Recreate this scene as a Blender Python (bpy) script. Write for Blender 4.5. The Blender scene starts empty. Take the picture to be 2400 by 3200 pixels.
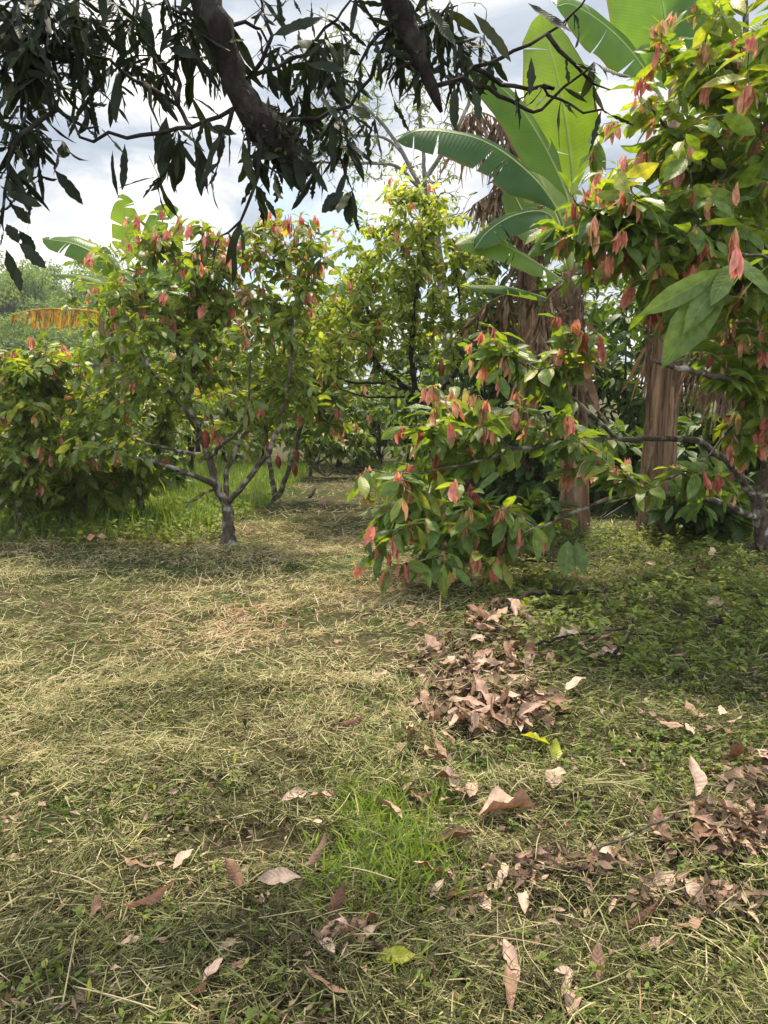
import bpy, math
import numpy as np
from mathutils import Vector

# ------------------------------------------------------------------ camera, world, sun, exposure
S = bpy.context.scene
COL = S.collection
PITCH = math.radians(7.1)
EYE = np.array([0.0, 0.0, 1.5])
cam_d = bpy.data.cameras.new("camera")
cam_d.sensor_fit = 'VERTICAL'; cam_d.sensor_height = 36.0; cam_d.sensor_width = 27.0
cam_d.lens = 27.04; cam_d.clip_start = 0.05; cam_d.clip_end = 2000
cam = bpy.data.objects.new("camera", cam_d); COL.objects.link(cam)
cam.location = EYE; cam.rotation_euler = (math.pi/2-PITCH, 0, 0)
S.camera = cam

SUN_EL, SUN_AZ = math.radians(67), math.radians(8)      # azimuth from +Y towards +X
SUN_STRENGTH, SKY_STRENGTH, EXPOSURE = 4.6, 0.12, 0.82
W = bpy.data.worlds.new("World"); S.world = W; W.use_nodes = True
nt = W.node_tree; nt.nodes.clear()
def N(t, kind, **kw):
    n = t.nodes.new(kind)
    for k, v in kw.items(): setattr(n, k, v)
    return n
sky = N(nt, 'ShaderNodeTexSky', sky_type='NISHITA'); sky.sun_disc = False
sky.sun_elevation = SUN_EL; sky.sun_rotation = SUN_AZ; sky.dust_density = 2.0
tc = N(nt, 'ShaderNodeTexCoord')
sep = N(nt, 'ShaderNodeSeparateXYZ'); nt.links.new(tc.outputs['Generated'], sep.inputs[0])
def math_(t, op, a, b=None, c=None, clamp=False):
    n = N(t, 'ShaderNodeMath', operation=op); n.use_clamp = clamp
    for i, v in enumerate((a, b, c)):
        if v is None: continue
        if isinstance(v, (int, float)): n.inputs[i].default_value = v
        else: t.links.new(v, n.inputs[i])
    return n.outputs[0]
zz = math_(nt, 'ADD', math_(nt, 'MAXIMUM', sep.outputs[2], 0.0), 0.28)
comb = N(nt, 'ShaderNodeCombineXYZ')
nt.links.new(math_(nt, 'DIVIDE', sep.outputs[0], zz), comb.inputs[0])
nt.links.new(math_(nt, 'DIVIDE', sep.outputs[1], zz), comb.inputs[1])
comb.inputs[2].default_value = 3.7
def wnoise(scale, detail, rough, dist):
    n = N(nt, 'ShaderNodeTexNoise'); n.inputs['Scale'].default_value = scale
    n.inputs['Detail'].default_value = detail; n.inputs['Roughness'].default_value = rough
    n.inputs['Distortion'].default_value = dist
    nt.links.new(comb.outputs[0], n.inputs['Vector']); return n.outputs['Fac']
def ramp(t, fac, stops, interp='LINEAR'):
    r = N(t, 'ShaderNodeValToRGB'); e = r.color_ramp.elements
    r.color_ramp.interpolation = interp
    while len(e) < len(stops): e.new(0.5)
    for el, (p, c) in zip(e, stops):
        el.position = p; el.color = (*c, 1) if len(c) == 3 else c
    if fac is not None: t.links.new(fac, r.inputs[0])
    return r.outputs[0]
def mixc(t, fac, a, b, mode='MIX'):
    m = N(t, 'ShaderNodeMix', data_type='RGBA', blend_type=mode)
    for sock, v in ((m.inputs[0], fac), (m.inputs[6], a), (m.inputs[7], b)):
        if isinstance(v, (int, float)): sock.default_value = v
        elif isinstance(v, tuple): sock.default_value = (*v, 1) if len(v) == 3 else v
        else: t.links.new(v, sock)
    return m.outputs[2]
cover = ramp(nt, wnoise(1.15, 6, 0.56, 0.35), [(0.36, (0, 0, 0)), (0.47, (1, 1, 1))])
shade = ramp(nt, wnoise(1.9, 7, 0.6, 0.5), [(0.34, (2.2, 2.6, 3.2)), (0.47, (3.1, 3.45, 3.95)), (0.56, (4.9, 4.95, 5.0)), (0.66, (7.6, 7.3, 6.8))])
# unseen cloud overhead and behind the camera brightened as added fill for shaded leaves
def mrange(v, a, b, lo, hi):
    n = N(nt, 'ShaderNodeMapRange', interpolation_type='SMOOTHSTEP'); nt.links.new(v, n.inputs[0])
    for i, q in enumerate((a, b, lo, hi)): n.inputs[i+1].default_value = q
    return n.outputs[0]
fill_gain = math_(nt, 'ADD', mrange(sep.outputs[2], .42, .8, 1.0, 1.75), mrange(sep.outputs[1], .1, -.7, 0.0, 1.0))
sc_ = N(nt, 'ShaderNodeVectorMath', operation='SCALE'); nt.links.new(shade, sc_.inputs[0]); nt.links.new(fill_gain, sc_.inputs['Scale']); shade = sc_.outputs[0]
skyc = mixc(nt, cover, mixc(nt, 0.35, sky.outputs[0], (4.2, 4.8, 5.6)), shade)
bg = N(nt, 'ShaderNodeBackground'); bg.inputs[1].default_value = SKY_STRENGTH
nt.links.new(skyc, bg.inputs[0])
wo = N(nt, 'ShaderNodeOutputWorld'); nt.links.new(bg.outputs[0], wo.inputs[0])

sun_d = bpy.data.lights.new("sun", 'SUN'); sun_d.energy = SUN_STRENGTH
sun_d.angle = math.radians(5.0); sun_d.color = (1.0, 0.88, 0.68)
sun = bpy.data.objects.new("sun", sun_d); COL.objects.link(sun)
sdir = Vector((math.sin(SUN_AZ)*math.cos(SUN_EL), math.cos(SUN_AZ)*math.cos(SUN_EL), math.sin(SUN_EL)))
sun.rotation_euler = (-sdir).to_track_quat('-Z', 'Y').to_euler(); sun.location = (5, 20, 30)
S.view_settings.view_transform = 'Standard'; S.view_settings.look = 'None'
S.view_settings.exposure = EXPOSURE; S.view_settings.gamma = 1.0
S.render.engine = 'CYCLES'
cy = S.cycles
cy.max_bounces = 9; cy.diffuse_bounces = 5; cy.glossy_bounces = 2; cy.transmission_bounces = 8
cy.transparent_max_bounces = 4; cy.sample_clamp_indirect = 4.0
cy.use_denoising = True
cy.use_adaptive_sampling = True; cy.adaptive_threshold = 0.01

# ------------------------------------------------------------------ helpers
FPX = 3200*27.04/36.0
cp, sp = math.cos(PITCH), math.sin(PITCH)
def P(px, py, Y):
    """a world point at distance Y along the lawn, seen towards (px, py)"""
    x = (px-1200)/FPX; u = (1600-py)/FPX
    d = np.array([x, cp+u*sp, -sp+u*cp])
    return EYE + d*(Y/d[1])
def G(px, py):
    x = (px-1200)/FPX; u = (1600-py)/FPX
    d = np.array([x, cp+u*sp, -sp+u*cp])
    return EYE + d*(-1.5/d[2])
def PX(Y): return Y/FPX
def _hash(i, j, s):
    h = np.sin(i*127.1+j*311.7+s*74.7)*43758.5453
    return h-np.floor(h)
def vnoise(x, y, s=0):
    x = np.asarray(x, float); y = np.asarray(y, float)
    i = np.floor(x); j = np.floor(y); f = x-i; g = y-j
    f = f*f*(3-2*f); g = g*g*(3-2*g)
    return ((_hash(i, j, s)*(1-f)+_hash(i+1, j, s)*f)*(1-g) + (_hash(i, j+1, s)*(1-f)+_hash(i+1, j+1, s)*f)*g)
def gz(x, y):
    x = np.asarray(x, float); y = np.asarray(y, float)
    r = np.hypot(x, y)
    fade = np.exp(-(r/25.0)**2)
    return ((vnoise(x*0.45, y*0.45, 1)-.5)*0.10 + (vnoise(x*1.7, y*1.7, 2)-.5)*0.05 + (vnoise(x*5, y*5, 3)-.5)*0.022)*fade
def unit(v):
    v = np.asarray(v, float); return v/np.maximum(np.linalg.norm(v, axis=-1, keepdims=True), 1e-9)

def empty(name, loc, label, cat, group=None):
    o = bpy.data.objects.new(name, None); COL.objects.link(o); o.location = loc
    o.empty_display_size = 0.2
    o['label'] = label; o['category'] = cat
    if group: o['group'] = group
    return o
def tag(o, label=None, cat=None, group=None, kind=None):
    if label: o['label'] = label
    if cat: o['category'] = cat
    if group: o['group'] = group
    if kind: o['kind'] = kind
    return o
class Geo:
    """collects vertices, quads, a random value, uv and a material slot"""
    def __init__(s): s.v = []; s.q = []; s.r = []; s.uv = []; s.m = []; s.n = 0
    def add(s, v, q, r, uv, m=0):
        if len(v) == 0: return
        s.v.append(v); s.q.append(q+s.n); s.r.append(r); s.uv.append(uv)
        s.m.append(np.full(len(q), m, np.int32)); s.n += len(v)
    def build(s, name, mats, parent=None, world=True):
        v = np.concatenate(s.v).astype(np.float32); q = np.concatenate(s.q).astype(np.int32)
        r = np.concatenate(s.r).astype(np.float32); uv = np.concatenate(s.uv).astype(np.float32)
        mi = np.concatenate(s.m)
        loc = np.zeros(3)
        if parent is not None and world:
            p = parent
            while p is not None: loc = loc+np.array(p.location); p = p.parent
            v = v-loc.astype(np.float32)
        me = bpy.data.meshes.new(name)
        me.vertices.add(len(v)); me.vertices.foreach_set('co', v.ravel())
        me.loops.add(q.size); me.loops.foreach_set('vertex_index', q.ravel())
        me.polygons.add(len(q))
        me.polygons.foreach_set('loop_start', np.arange(0, q.size, 4, dtype=np.int32))
        me.polygons.foreach_set('loop_total', np.full(len(q), 4, np.int32))
        me.polygons.foreach_set('use_smooth', np.ones(len(q), bool))
        if not isinstance(mats, (list, tuple)): mats = [mats]
        for m in mats: me.materials.append(m)
        me.polygons.foreach_set('material_index', mi)
        a = me.attributes.new('rnd', 'FLOAT', 'POINT'); a.data.foreach_set('value', r)
        ul = me.uv_layers.new(name='UVMap'); ul.data.foreach_set('uv', uv[q.ravel()].ravel())
        me.update(calc_edges=True)
        o = bpy.data.objects.new(name, me); COL.objects.link(o)
        if parent is not None: o.parent = parent
        return o

SHAPES = {
 'cacao': ([0, .04, .10, .22, .42, .62, .80, .92, 1], [.05, .07, .35, .74, .98, 1, .68, .24, .02]),
 'mango': ([0, .05, .12, .28, .5, .72, .88, .96, 1], [.05, .08, .42, .85, 1, .86, .48, .18, .02]),
 'ovate': ([0, .12, .35, .6, .85, 1], [.08, .62, 1, .85, .4, .03]),
 'blade': ([0, .3, .7, 1], [.75, 1, .7, .04]),
 'strip': ([0, .1, .5, .85, 1], [.45, .85, 1, .7, .15]),
}
def leaves(base, D, Nn, L, Wd, bend=0.5, fold=0.2, rnd=None, nl=5, nw=2, shape='cacao', jag=0.0, wave=0.0, curl=0.0, twist=0.0, rng=None):
    """n leaves at once: base points, directions, face normals, lengths, widths"""
    base = np.atleast_2d(base); n = len(base)
    ex = lambda a: np.broadcast_to(np.asarray(a, float), (n,)).copy()
    L, Wd, bend, fold, wave, curl, twist = map(ex, (L, Wd, bend, fold, wave, curl, twist))
    if rnd is None: rnd = rng.random(n)
    rnd = ex(rnd)
    D = unit(np.broadcast_to(D, (n, 3))); Nn = np.broadcast_to(Nn, (n, 3))
    Nn = Nn-D*np.sum(D*Nn, 1, keepdims=True); Nn = unit(Nn+1e-6)
    X = np.cross(D, Nn)
    t = np.linspace(0, 1, nl+1); u = np.linspace(-1, 1, nw+1)
    if shape in ('cacao', 'mango') and nl >= 5: t = t**0.92
    w = np.interp(t, *SHAPES[shape])
    b = np.where(np.abs(bend) < 1e-3, 1e-3, bend)[:, None]
    ang = b*t[None]
    c = L[:, None, None]*((np.sin(ang)/b)[..., None]*D[:, None] - ((1-np.cos(ang))/b)[..., None]*Nn[:, None])
    nn = np.cos(ang)[..., None]*Nn[:, None] + np.sin(ang)[..., None]*D[:, None]
    tw = twist[:, None]*t[None]
    Xt = X[:, None]*np.cos(tw)[..., None] + nn*np.sin(tw)[..., None]
    nn = nn*np.cos(tw)[..., None] - X[:, None]*np.sin(tw)[..., None]
    hw = 0.5*Wd[:, None]*w[None]
    if jag and rng is not None:
        jl = 1-jag*rng.random((n, nl+1))**1.3; jr = 1-jag*rng.random((n, nl+1))**1.3
        jm = np.where(u[None, None] < 0, jl[..., None], jr[..., None])
    else: jm = 1.0
    cu = np.where(np.abs(curl) < 1e-3, 1e-3, curl)[:, None, None]
    uu = u[None, None]
    xs = np.sin(cu*uu)/cu; zs = (1-np.cos(cu*uu))/cu
    fo = fold[:, None, None]
    x2 = xs*np.cos(fo); z2 = zs*np.cos(fo)+np.abs(uu)*np.sin(fo)
    if np.any(wave):
        ph = rng.random(n)[:, None, None]*6.28
        z2 = z2+wave[:, None, None]*np.sin(t[None, :, None]*13+ph+uu*1.3)*np.abs(uu)
    x = hw[..., None]*x2*jm; z = hw[..., None]*z2
    v = base[:, None, None]+c[:, :, None]+x[..., None]*Xt[:, :, None]+z[..., None]*nn[:, :, None]
    k = (nl+1)*(nw+1)
    a = (np.arange(nl)[:, None]*(nw+1)+np.arange(nw)[None]).ravel()
    q1 = np.stack([a, a+1, a+nw+2, a+nw+1], 1)
    q = (q1[None]+(np.arange(n)*k)[:, None, None]).reshape(-1, 4)
    uv = np.empty((nl+1, nw+1, 2)); uv[..., 0] = u[None]*.5+.5; uv[..., 1] = t[:, None]
    uv = np.broadcast_to(uv.reshape(1, k, 2), (n, k, 2)).reshape(-1, 2)
    return v.reshape(-1, 3), q, np.repeat(rnd, k), uv

def spline(pts, step):
    pts = np.asarray(pts, float)
    if len(pts) < 2: return pts
    ext = np.vstack([2*pts[0]-pts[1], pts, 2*pts[-1]-pts[-2]])
    out = []
    for i in range(len(pts)-1):
        p0, p1, p2, p3 = ext[i:i+4]
        n = max(1, int(np.ceil(np.linalg.norm(p2-p1)/step)))
        t = (np.arange(n)/n)[:, None]
        out.append(.5*((2*p1)+(-p0+p2)*t+(2*p0-5*p1+4*p2-p3)*t**2+(-p0+3*p1-3*p2+p3)*t**3))
    out.append(pts[-1:]); return np.vstack(out)
def tube(geo, pts, rad, sides=6, rng=None, rough=0.0, m=0, flat=None):
    pts = np.asarray(pts, float); n = len(pts)
    if n < 2: return
    rad = np.broadcast_to(np.asarray(rad, float), (n,))
    T = np.gradient(pts, axis=0); T = unit(T)
    ref = np.array([0.31, 0.95, 0.05]) if abs(T[:, 2]).mean() > .6 else np.array([0.05, 0.1, 1.0])
    A = unit(np.cross(T, ref)); B = np.cross(T, A)
    th = np.arange(sides)/sides*2*np.pi
    rr = rad[:, None]*np.ones((1, sides))
    if rough and rng is not None: rr = rr*(1+rough*(rng.random((n, sides))-.5)*2)
    ca, sa = np.cos(th), np.sin(th)*(flat or 1.0)
    v = pts[:, None]+rr[..., None]*(ca[None, :, None]*A[:, None]+sa[None, :, None]*B[:, None])
    v = np.concatenate([v.reshape(-1, 3), pts[:1], pts[-1:]])
    i = np.arange(n-1)[:, None]*sides; j = np.arange(sides)[None]; j2 = (j+1) % sides
    q = np.stack([i+j, i+j2, i+sides+j2, i+sides+j], -1).reshape(-1, 4)
    k = n*sides; js = np.arange(sides); e = (n-1)*sides
    caps = []
    for a in range(0, sides, 2):
        caps.append([k, (a+2) % sides, (a+1) % sides, a]); caps.append([k+1, e+a, e+(a+1) % sides, e+(a+2) % sides])
    q = np.vstack([q, np.array(caps)]) if sides % 2 == 0 else q
    ln = np.concatenate([[0], np.cumsum(np.linalg.norm(np.diff(pts, axis=0), axis=1))])
    uv = np.stack([np.tile(np.arange(sides)/sides, n), np.repeat(ln, sides)], 1)
    uv = np.vstack([uv, [[0, 0], [0, ln[-1]]]])
    geo.add(v, q, np.full(len(v), rng.random() if rng is not None else .5), uv, m)

class Skel:
    """a branching skeleton grown from hand-laid limbs out to twig tips"""
    def __init__(s, rng, step=0.1):
        s.p = []; s.par = []; s.fix = []; s.rng = rng; s.step = step; s.tips = []; s.d = []
    def limb(s, pts, r0, r1, parent=None, tip=False):
        pts = spline(pts, s.step); n = len(pts)
        if parent is None and s.p:
            parent = int(np.argmin(np.linalg.norm(np.array(s.p)-pts[0], axis=1)))
            pts = pts[1:] if np.linalg.norm(np.array(s.p[parent])-pts[0]) < 0.05 else pts
        if parent is None: parent = -1
        for i, q in enumerate(pts):
            f = i/max(1, len(pts)-1)
            s.p.append(q+(s.rng.normal(0, .007, 3) if i else 0)); s.par.append(parent); s.fix.append(r0+(r1-r0)*f)
            s.d.append((s.d[parent] if parent >= 0 else 0)+s.step)
            parent = len(s.p)-1
        if tip: s.tips.append(parent)
        return parent
    def grow(s, targets, lo=0, sag=0.1, wander=0.012, kpath=0.25):
        T = np.asarray(targets, float)
        if not len(T): return
        cap = len(s.p)+len(T)*40
        arr = np.zeros((cap, 3)); arr[:len(s.p)] = s.p
        dd = np.zeros(cap); dd[:len(s.p)] = s.d
        d0 = np.array([np.linalg.norm(arr[lo:len(s.p)]-t, axis=1).min() for t in T])
        for t in T[np.argsort(d0)]:
            n = len(s.p)
            dist = np.linalg.norm(arr[lo:n]-t, axis=1)
            cost = dist+kpath*dd[lo:n]*0.3+0.5*np.maximum(0, arr[lo:n, 2]-t[2]-0.1)
            i = int(np.argmin(cost))+lo
            a = arr[i]; ln = np.linalg.norm(t-a)
            if ln < s.step*0.8: continue
            k = max(2, int(np.ceil(ln/s.step)))
            pp = s.par[i]
            dirp = unit(a-arr[pp]) if pp >= 0 else np.array([0, 0, 1.])
            c = a+dirp*ln*.35+np.array([0, 0, sag*ln])
            f = (np.arange(1, k+1)/k)[:, None]
            pts = (1-f)**2*a+2*f*(1-f)*c+f**2*t+s.rng.normal(0, wander, (k, 3))
            par = i
            for q in pts:
                if len(s.p) >= cap: break
                arr[len(s.p)] = q; dd[len(s.p)] = dd[par]+s.step
                s.p.append(q); s.par.append(par); s.fix.append(0); s.d.append(dd[len(s.p)-1]); par = len(s.p)-1
            s.tips.append(par)
    def radii(s, rtip=0.0035, ex=2.4):
        n = len(s.p); acc = np.zeros(n); ch = [[] for _ in range(n)]
        for i in range(n):
            if s.par[i] >= 0: ch[s.par[i]].append(i)
        for i in range(n-1, -1, -1):
            if not ch[i]: acc[i] = rtip**ex
            if s.par[i] >= 0: acc[s.par[i]] += acc[i]
        s.r = np.maximum(acc**(1/ex)*0.9, np.array(s.fix)); s.ch = ch
        return s.r
    def mesh(s, geo, rough=0.1, sides_big=10, m=0):
        P_ = np.array(s.p); r = s.r
        roots = [i for i in range(len(s.p)) if s.par[i] < 0]
        stack = [(i, None) for i in roots]
        while stack:
            i, frm = stack.pop()
            ch = [] if frm is None else [frm]
            while True:
                ch.append(i)
                kids = sorted(s.ch[i], key=lambda k: -r[k])
                if not kids: break
                for k in kids[1:]: stack.append((k, i))
                i = kids[0]
            rr = r[ch].copy()
            if frm is not None: rr[0] = min(rr[0], rr[1]*1.25)
            big = rr.max()
            if rr[-1] < 0.02: rr[-1] *= 0.5
            tube(geo, P_[ch], rr, sides_big if big > .03 else (6 if big > .008 else 4), s.rng, rough if big > .012 else 0, m)
    def path(s, i, length):
        out = [i]; L = 0
        while s.par[i] >= 0 and L < length:
            L += np.linalg.norm(np.array(s.p[i])-s.p[s.par[i]]); i = s.par[i]; out.append(i)
        return out

def ell(px, py, Y, rx, ry, ryd, n, rng, shell=0.4):
    """n points in an ellipsoid centred on (px, py) at distance Y; radii in photo pixels at that distance, depth radius in metres"""
    c = P(px, py, Y); k = PX(Y)
    d = unit(rng.normal(size=(n, 3))); r = (shell+(1-shell)*rng.random(n))[:, None]
    r = np.where(rng.random((n, 1)) < .35, rng.random((n, 1)), r)
    return c+d*r*np.array([rx*k, ryd, ry*k])

# ------------------------------------------------------------------ materials
def leaf_mat(name, stops, trans=0.35, tcol=(2.0, 1.8, .45), rough=0.42, spec=0.4, veins=9.0, vein_gain=1.35, back=None, mott=0.35, mscale=22.0, edge=None, bumpd=0.25):
    m = bpy.data.materials.new(name); m.use_nodes = True; t = m.node_tree; t.nodes.clear()
    at = N(t, 'ShaderNodeAttribute', attribute_name='rnd')
    col = ramp(t, at.outputs['Fac'], stops)
    g = N(t, 'ShaderNodeTexCoord')
    nz = N(t, 'ShaderNodeTexNoise'); nz.inputs['Scale'].default_value = mscale; nz.inputs['Detail'].default_value = 3
    t.links.new(g.outputs['Object'], nz.inputs['Vector'])
    mo = ramp(t, nz.outputs['Fac'], [(.3, (1-mott,)*3), (.7, (1+mott*.6,)*3)])
    col = mixc(t, 1.0, col, mo, 'MULTIPLY')
    bsrc = nz.outputs['Fac']
    if veins:
        uvm = N(t, 'ShaderNodeUVMap'); sx = N(t, 'ShaderNodeSeparateXYZ'); t.links.new(uvm.outputs[0], sx.inputs[0])
        au = math_(t, 'ABSOLUTE', math_(t, 'MULTIPLY_ADD', sx.outputs[0], 2.0, -1.0))
        ph = math_(t, 'FRACT', math_(t, 'SUBTRACT', math_(t, 'MULTIPLY', sx.outputs[1], veins), math_(t, 'MULTIPLY', au, 1.6)))
        tri = math_(t, 'ABSOLUTE', math_(t, 'MULTIPLY_ADD', ph, 2.0, -1.0))
        vein = math_(t, 'MULTIPLY', math_(t, 'SUBTRACT', tri, .78, clamp=True), 4.0, clamp=True)
        mid = math_(t, 'MULTIPLY', math_(t, 'SUBTRACT', .09, au, clamp=True), 14.0, clamp=True)
        vv = math_(t, 'MAXIMUM', math_(t, 'MULTIPLY', vein, .55), mid)
        col = mixc(t, vv, col, mixc(t, 1.0, col, (vein_gain, vein_gain, vein_gain*.9), 'MULTIPLY'))
        if edge:
            ee = math_(t, 'MULTIPLY', math_(t, 'SUBTRACT', math_(t, 'MULTIPLY_ADD', nz.outputs['Fac'], .16, au), 1.03, clamp=True), 30.0, clamp=True)
            col = mixc(t, ee, col, edge)
            n4 = N(t, 'ShaderNodeTexNoise'); n4.inputs['Scale'].default_value = 16; n4.inputs['Detail'].default_value = 3; t.links.new(g.outputs['Object'], n4.inputs['Vector'])
            col = mixc(t, ramp(t, n4.outputs['Fac'], [(.68, (0, 0, 0)), (.74, (.8, .8, .8))]), col, edge)
        bsrc = math_(t, 'MULTIPLY_ADD', tri, .8, math_(t, 'MULTIPLY', nz.outputs['Fac'], .4))
    if back:
        ge = N(t, 'ShaderNodeNewGeometry')
        col = mixc(t, ge.outputs['Backfacing'], col, mixc(t, 1.0, col, back, 'MULTIPLY'))
    bp = N(t, 'ShaderNodeBump'); bp.inputs['Strength'].default_value = bumpd; bp.inputs['Distance'].default_value = .006
    t.links.new(bsrc, bp.inputs['Height'])
    pr = N(t, 'ShaderNodeBsdfPrincipled'); t.links.new(col, pr.inputs['Base Color'])
    pr.inputs['Roughness'].default_value = rough; pr.inputs['Specular IOR Level'].default_value = spec
    t.links.new(bp.outputs[0], pr.inputs['Normal'])
    out = N(t, 'ShaderNodeOutputMaterial')
    if trans > 0:
        tr = N(t, 'ShaderNodeBsdfTranslucent')
        t.links.new(mixc(t, 1.0, col, tcol, 'MULTIPLY'), tr.inputs[0])
        mx = N(t, 'ShaderNodeMixShader'); mx.inputs[0].default_value = trans
        t.links.new(pr.outputs[0], mx.inputs[1]); t.links.new(tr.outputs[0], mx.inputs[2])
        t.links.new(mx.outputs[0], out.inputs[0])
    else: t.links.new(pr.outputs[0], out.inputs[0])
    return m
def bark_mat(name, c1, c2, c3, sc=18.0, stretch=.35, bump=.6, dist=.02, rough=.9):
    m = bpy.data.materials.new(name); m.use_nodes = True; t = m.node_tree; t.nodes.clear()
    g = N(t, 'ShaderNodeTexCoord'); mp = N(t, 'ShaderNodeMapping'); mp.inputs['Scale'].default_value = (1, 1, stretch)
    t.links.new(g.outputs['Object'], mp.inputs[0])
    n1 = N(t, 'ShaderNodeTexNoise'); n1.inputs['Scale'].default_value = sc; n1.inputs['Detail'].default_value = 6; n1.inputs['Roughness'].default_value = .65
    n2 = N(t, 'ShaderNodeTexNoise'); n2.inputs['Scale'].default_value = sc*.33; n2.inputs['Detail'].default_value = 4
    t.links.new(mp.outputs[0], n1.inputs['Vector']); t.links.new((mp if stretch < .2 else g).outputs[0 if stretch < .2 else 'Object'], n2.inputs['Vector'])
    c = ramp(t, n1.outputs['Fac'], [(.32, c1), (.62, c2)])
    c = mixc(t, ramp(t, n2.outputs['Fac'], [(.52, (0, 0, 0)), (.64, (1, 1, 1))]), c, c3)
    bp = N(t, 'ShaderNodeBump'); bp.inputs['Strength'].default_value = bump; bp.inputs['Distance'].default_value = dist
    t.links.new(n1.outputs['Fac'], bp.inputs['Height'])
    pr = N(t, 'ShaderNodeBsdfPrincipled'); pr.inputs['Roughness'].default_value = rough; pr.inputs['Specular IOR Level'].default_value = .2
    t.links.new(c, pr.inputs['Base Color']); t.links.new(bp.outputs[0], pr.inputs['Normal'])
    o = N(t, 'ShaderNodeOutputMaterial'); t.links.new(pr.outputs[0], o.inputs[0])
    return m

M = {}
M['cacao'] = leaf_mat('cacao_leaf', [(0, (0.0941, 0.1515, 0.0325)), (0.35, (0.149, 0.2174, 0.045)), (0.7, (0.2352, 0.2899, 0.0562)), (0.9, (0.3763, 0.3821, 0.0688)), (1, (0.5331, 0.4216, 0.1))], trans=.45, rough=.40, spec=.55)
M['cacao_near'] = leaf_mat('cacao_leaf_glossy', [(0, (0.0784, 0.1361, 0.035)), (0.5, (0.1333, 0.2138, 0.0475)), (0.8, (0.2352, 0.2981, 0.0562)), (1, (0.4077, 0.3888, 0.075))], trans=.48, rough=.42, spec=.42, veins=10)
M['cacao_pale'] = leaf_mat('cacao_leaf_yellowing', [(0, (0.117, 0.1694, 0.0383)), (0.4, (0.2128, 0.2783, 0.0546)), (0.75, (0.3298, 0.3872, 0.0819)), (1, (0.4894, 0.484, 0.1202))], trans=.45, rough=.55, tcol=(1.7, 1.65, .5))
M['bush'] = leaf_mat('bush_leaf', [(0, (0.052, 0.0978, 0.0264)), (0.5, (0.104, 0.1725, 0.0408)), (0.9, (0.195, 0.2645, 0.054)), (1, (0.286, 0.322, 0.072))], trans=.42, rough=.5)
M['flush'] = leaf_mat('young_red_leaf', [(0, (.56, .17, .14)), (.35, (.74, .30, .24)), (.65, (.80, .40, .28)), (.86, (.68, .42, .20)), (1, (.36, .36, .10))], trans=.45, tcol=(1.3, 1.05, .9), rough=.45, spec=.35, vein_gain=.8)
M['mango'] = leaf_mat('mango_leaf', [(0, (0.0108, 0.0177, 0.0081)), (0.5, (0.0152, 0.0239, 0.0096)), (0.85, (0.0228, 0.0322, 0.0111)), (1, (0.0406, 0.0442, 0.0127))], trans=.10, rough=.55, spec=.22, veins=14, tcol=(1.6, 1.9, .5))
M['banana'] = leaf_mat('banana_leaf', [(0, (.045, .115, .045)), (.5, (.095, .20, .04)), (1, (.17, .29, .045))], trans=.6, tcol=(1.95, 1.65, .32), rough=.36, spec=.4, veins=60, vein_gain=1.3, edge=(.20, .13, .05), mott=.22, mscale=3.0, bumpd=.35)
M['banana_rib'] = bark_mat('banana_midrib', (.22, .30, .08), (.34, .40, .13), (.30, .33, .10), sc=8, bump=.1, rough=.5)
M['deadleaf'] = leaf_mat('dead_banana_leaf', [(0, (0.086, 0.0539, 0.0336)), (0.4, (0.1892, 0.1225, 0.0784)), (0.8, (0.3096, 0.2254, 0.1456)), (1, (0.3956, 0.3234, 0.224))], trans=.18, tcol=(1.2, .9, .6), rough=.8, spec=.15, veins=0, mott=.45, mscale=14)
M['goldleaf'] = leaf_mat('withered_banana_leaf', [(0, (0.23, 0.1265, 0.0575)), (0.35, (0.391, 0.253, 0.138)), (0.7, (0.6325, 0.3795, 0.0575)), (1, (0.713, 0.483, 0.0575))], trans=.35, tcol=(1.2, .9, .5), rough=.7, spec=.15, veins=0, mott=.4, mscale=8)
M['pseudostem'] = bark_mat('banana_stem_fibre', (.04, .024, .015), (.21, .125, .072), (.33, .21, .12), sc=34, stretch=.035, bump=.9, dist=.03)
M['bark'] = bark_mat('cacao_bark', (.03, .024, .018), (.115, .092, .068), (.33, .31, .26), sc=24, stretch=.5)
M['bark_dark'] = bark_mat('dark_bark', (.009, .007, .006), (.030, .023, .018), (.055, .047, .038), sc=30, stretch=.5, bump=1.0, dist=.03)
M['bark_pale'] = bark_mat('pale_bark', (.09, .082, .07), (.18, .165, .145), (.27, .26, .23), sc=14, stretch=.4)
M['moss'] = leaf_mat('bark_growth', [(0, (.02, .018, .013)), (.6, (.045, .05, .022)), (1, (.09, .07, .045))], trans=0, rough=.95, spec=.1, veins=0)
M['pod'] = bark_mat('cacao_pod', (.10, .022, .016), (.26, .05, .028), (.16, .06, .03), sc=30, bump=.5, rough=.55)
M['dry'] = leaf_mat('dry_fallen_leaf', [(0, (0.1627, 0.0843, 0.0512)), (0.3, (0.3443, 0.2107, 0.1489)), (0.7, (0.4973, 0.3372, 0.256)), (1, (0.6025, 0.4496, 0.3444))], trans=.12, tcol=(1.1, .7, .4), rough=.68, spec=.25, veins=9, vein_gain=.84, back=(.6, .52, .46), mott=.4, mscale=30, bumpd=.25)
M['yellow_leaf'] = leaf_mat('yellow_green_leaf', [(0, (.25, .33, .03)), (1, (.42, .42, .05))], trans=.35, veins=9)
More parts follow.
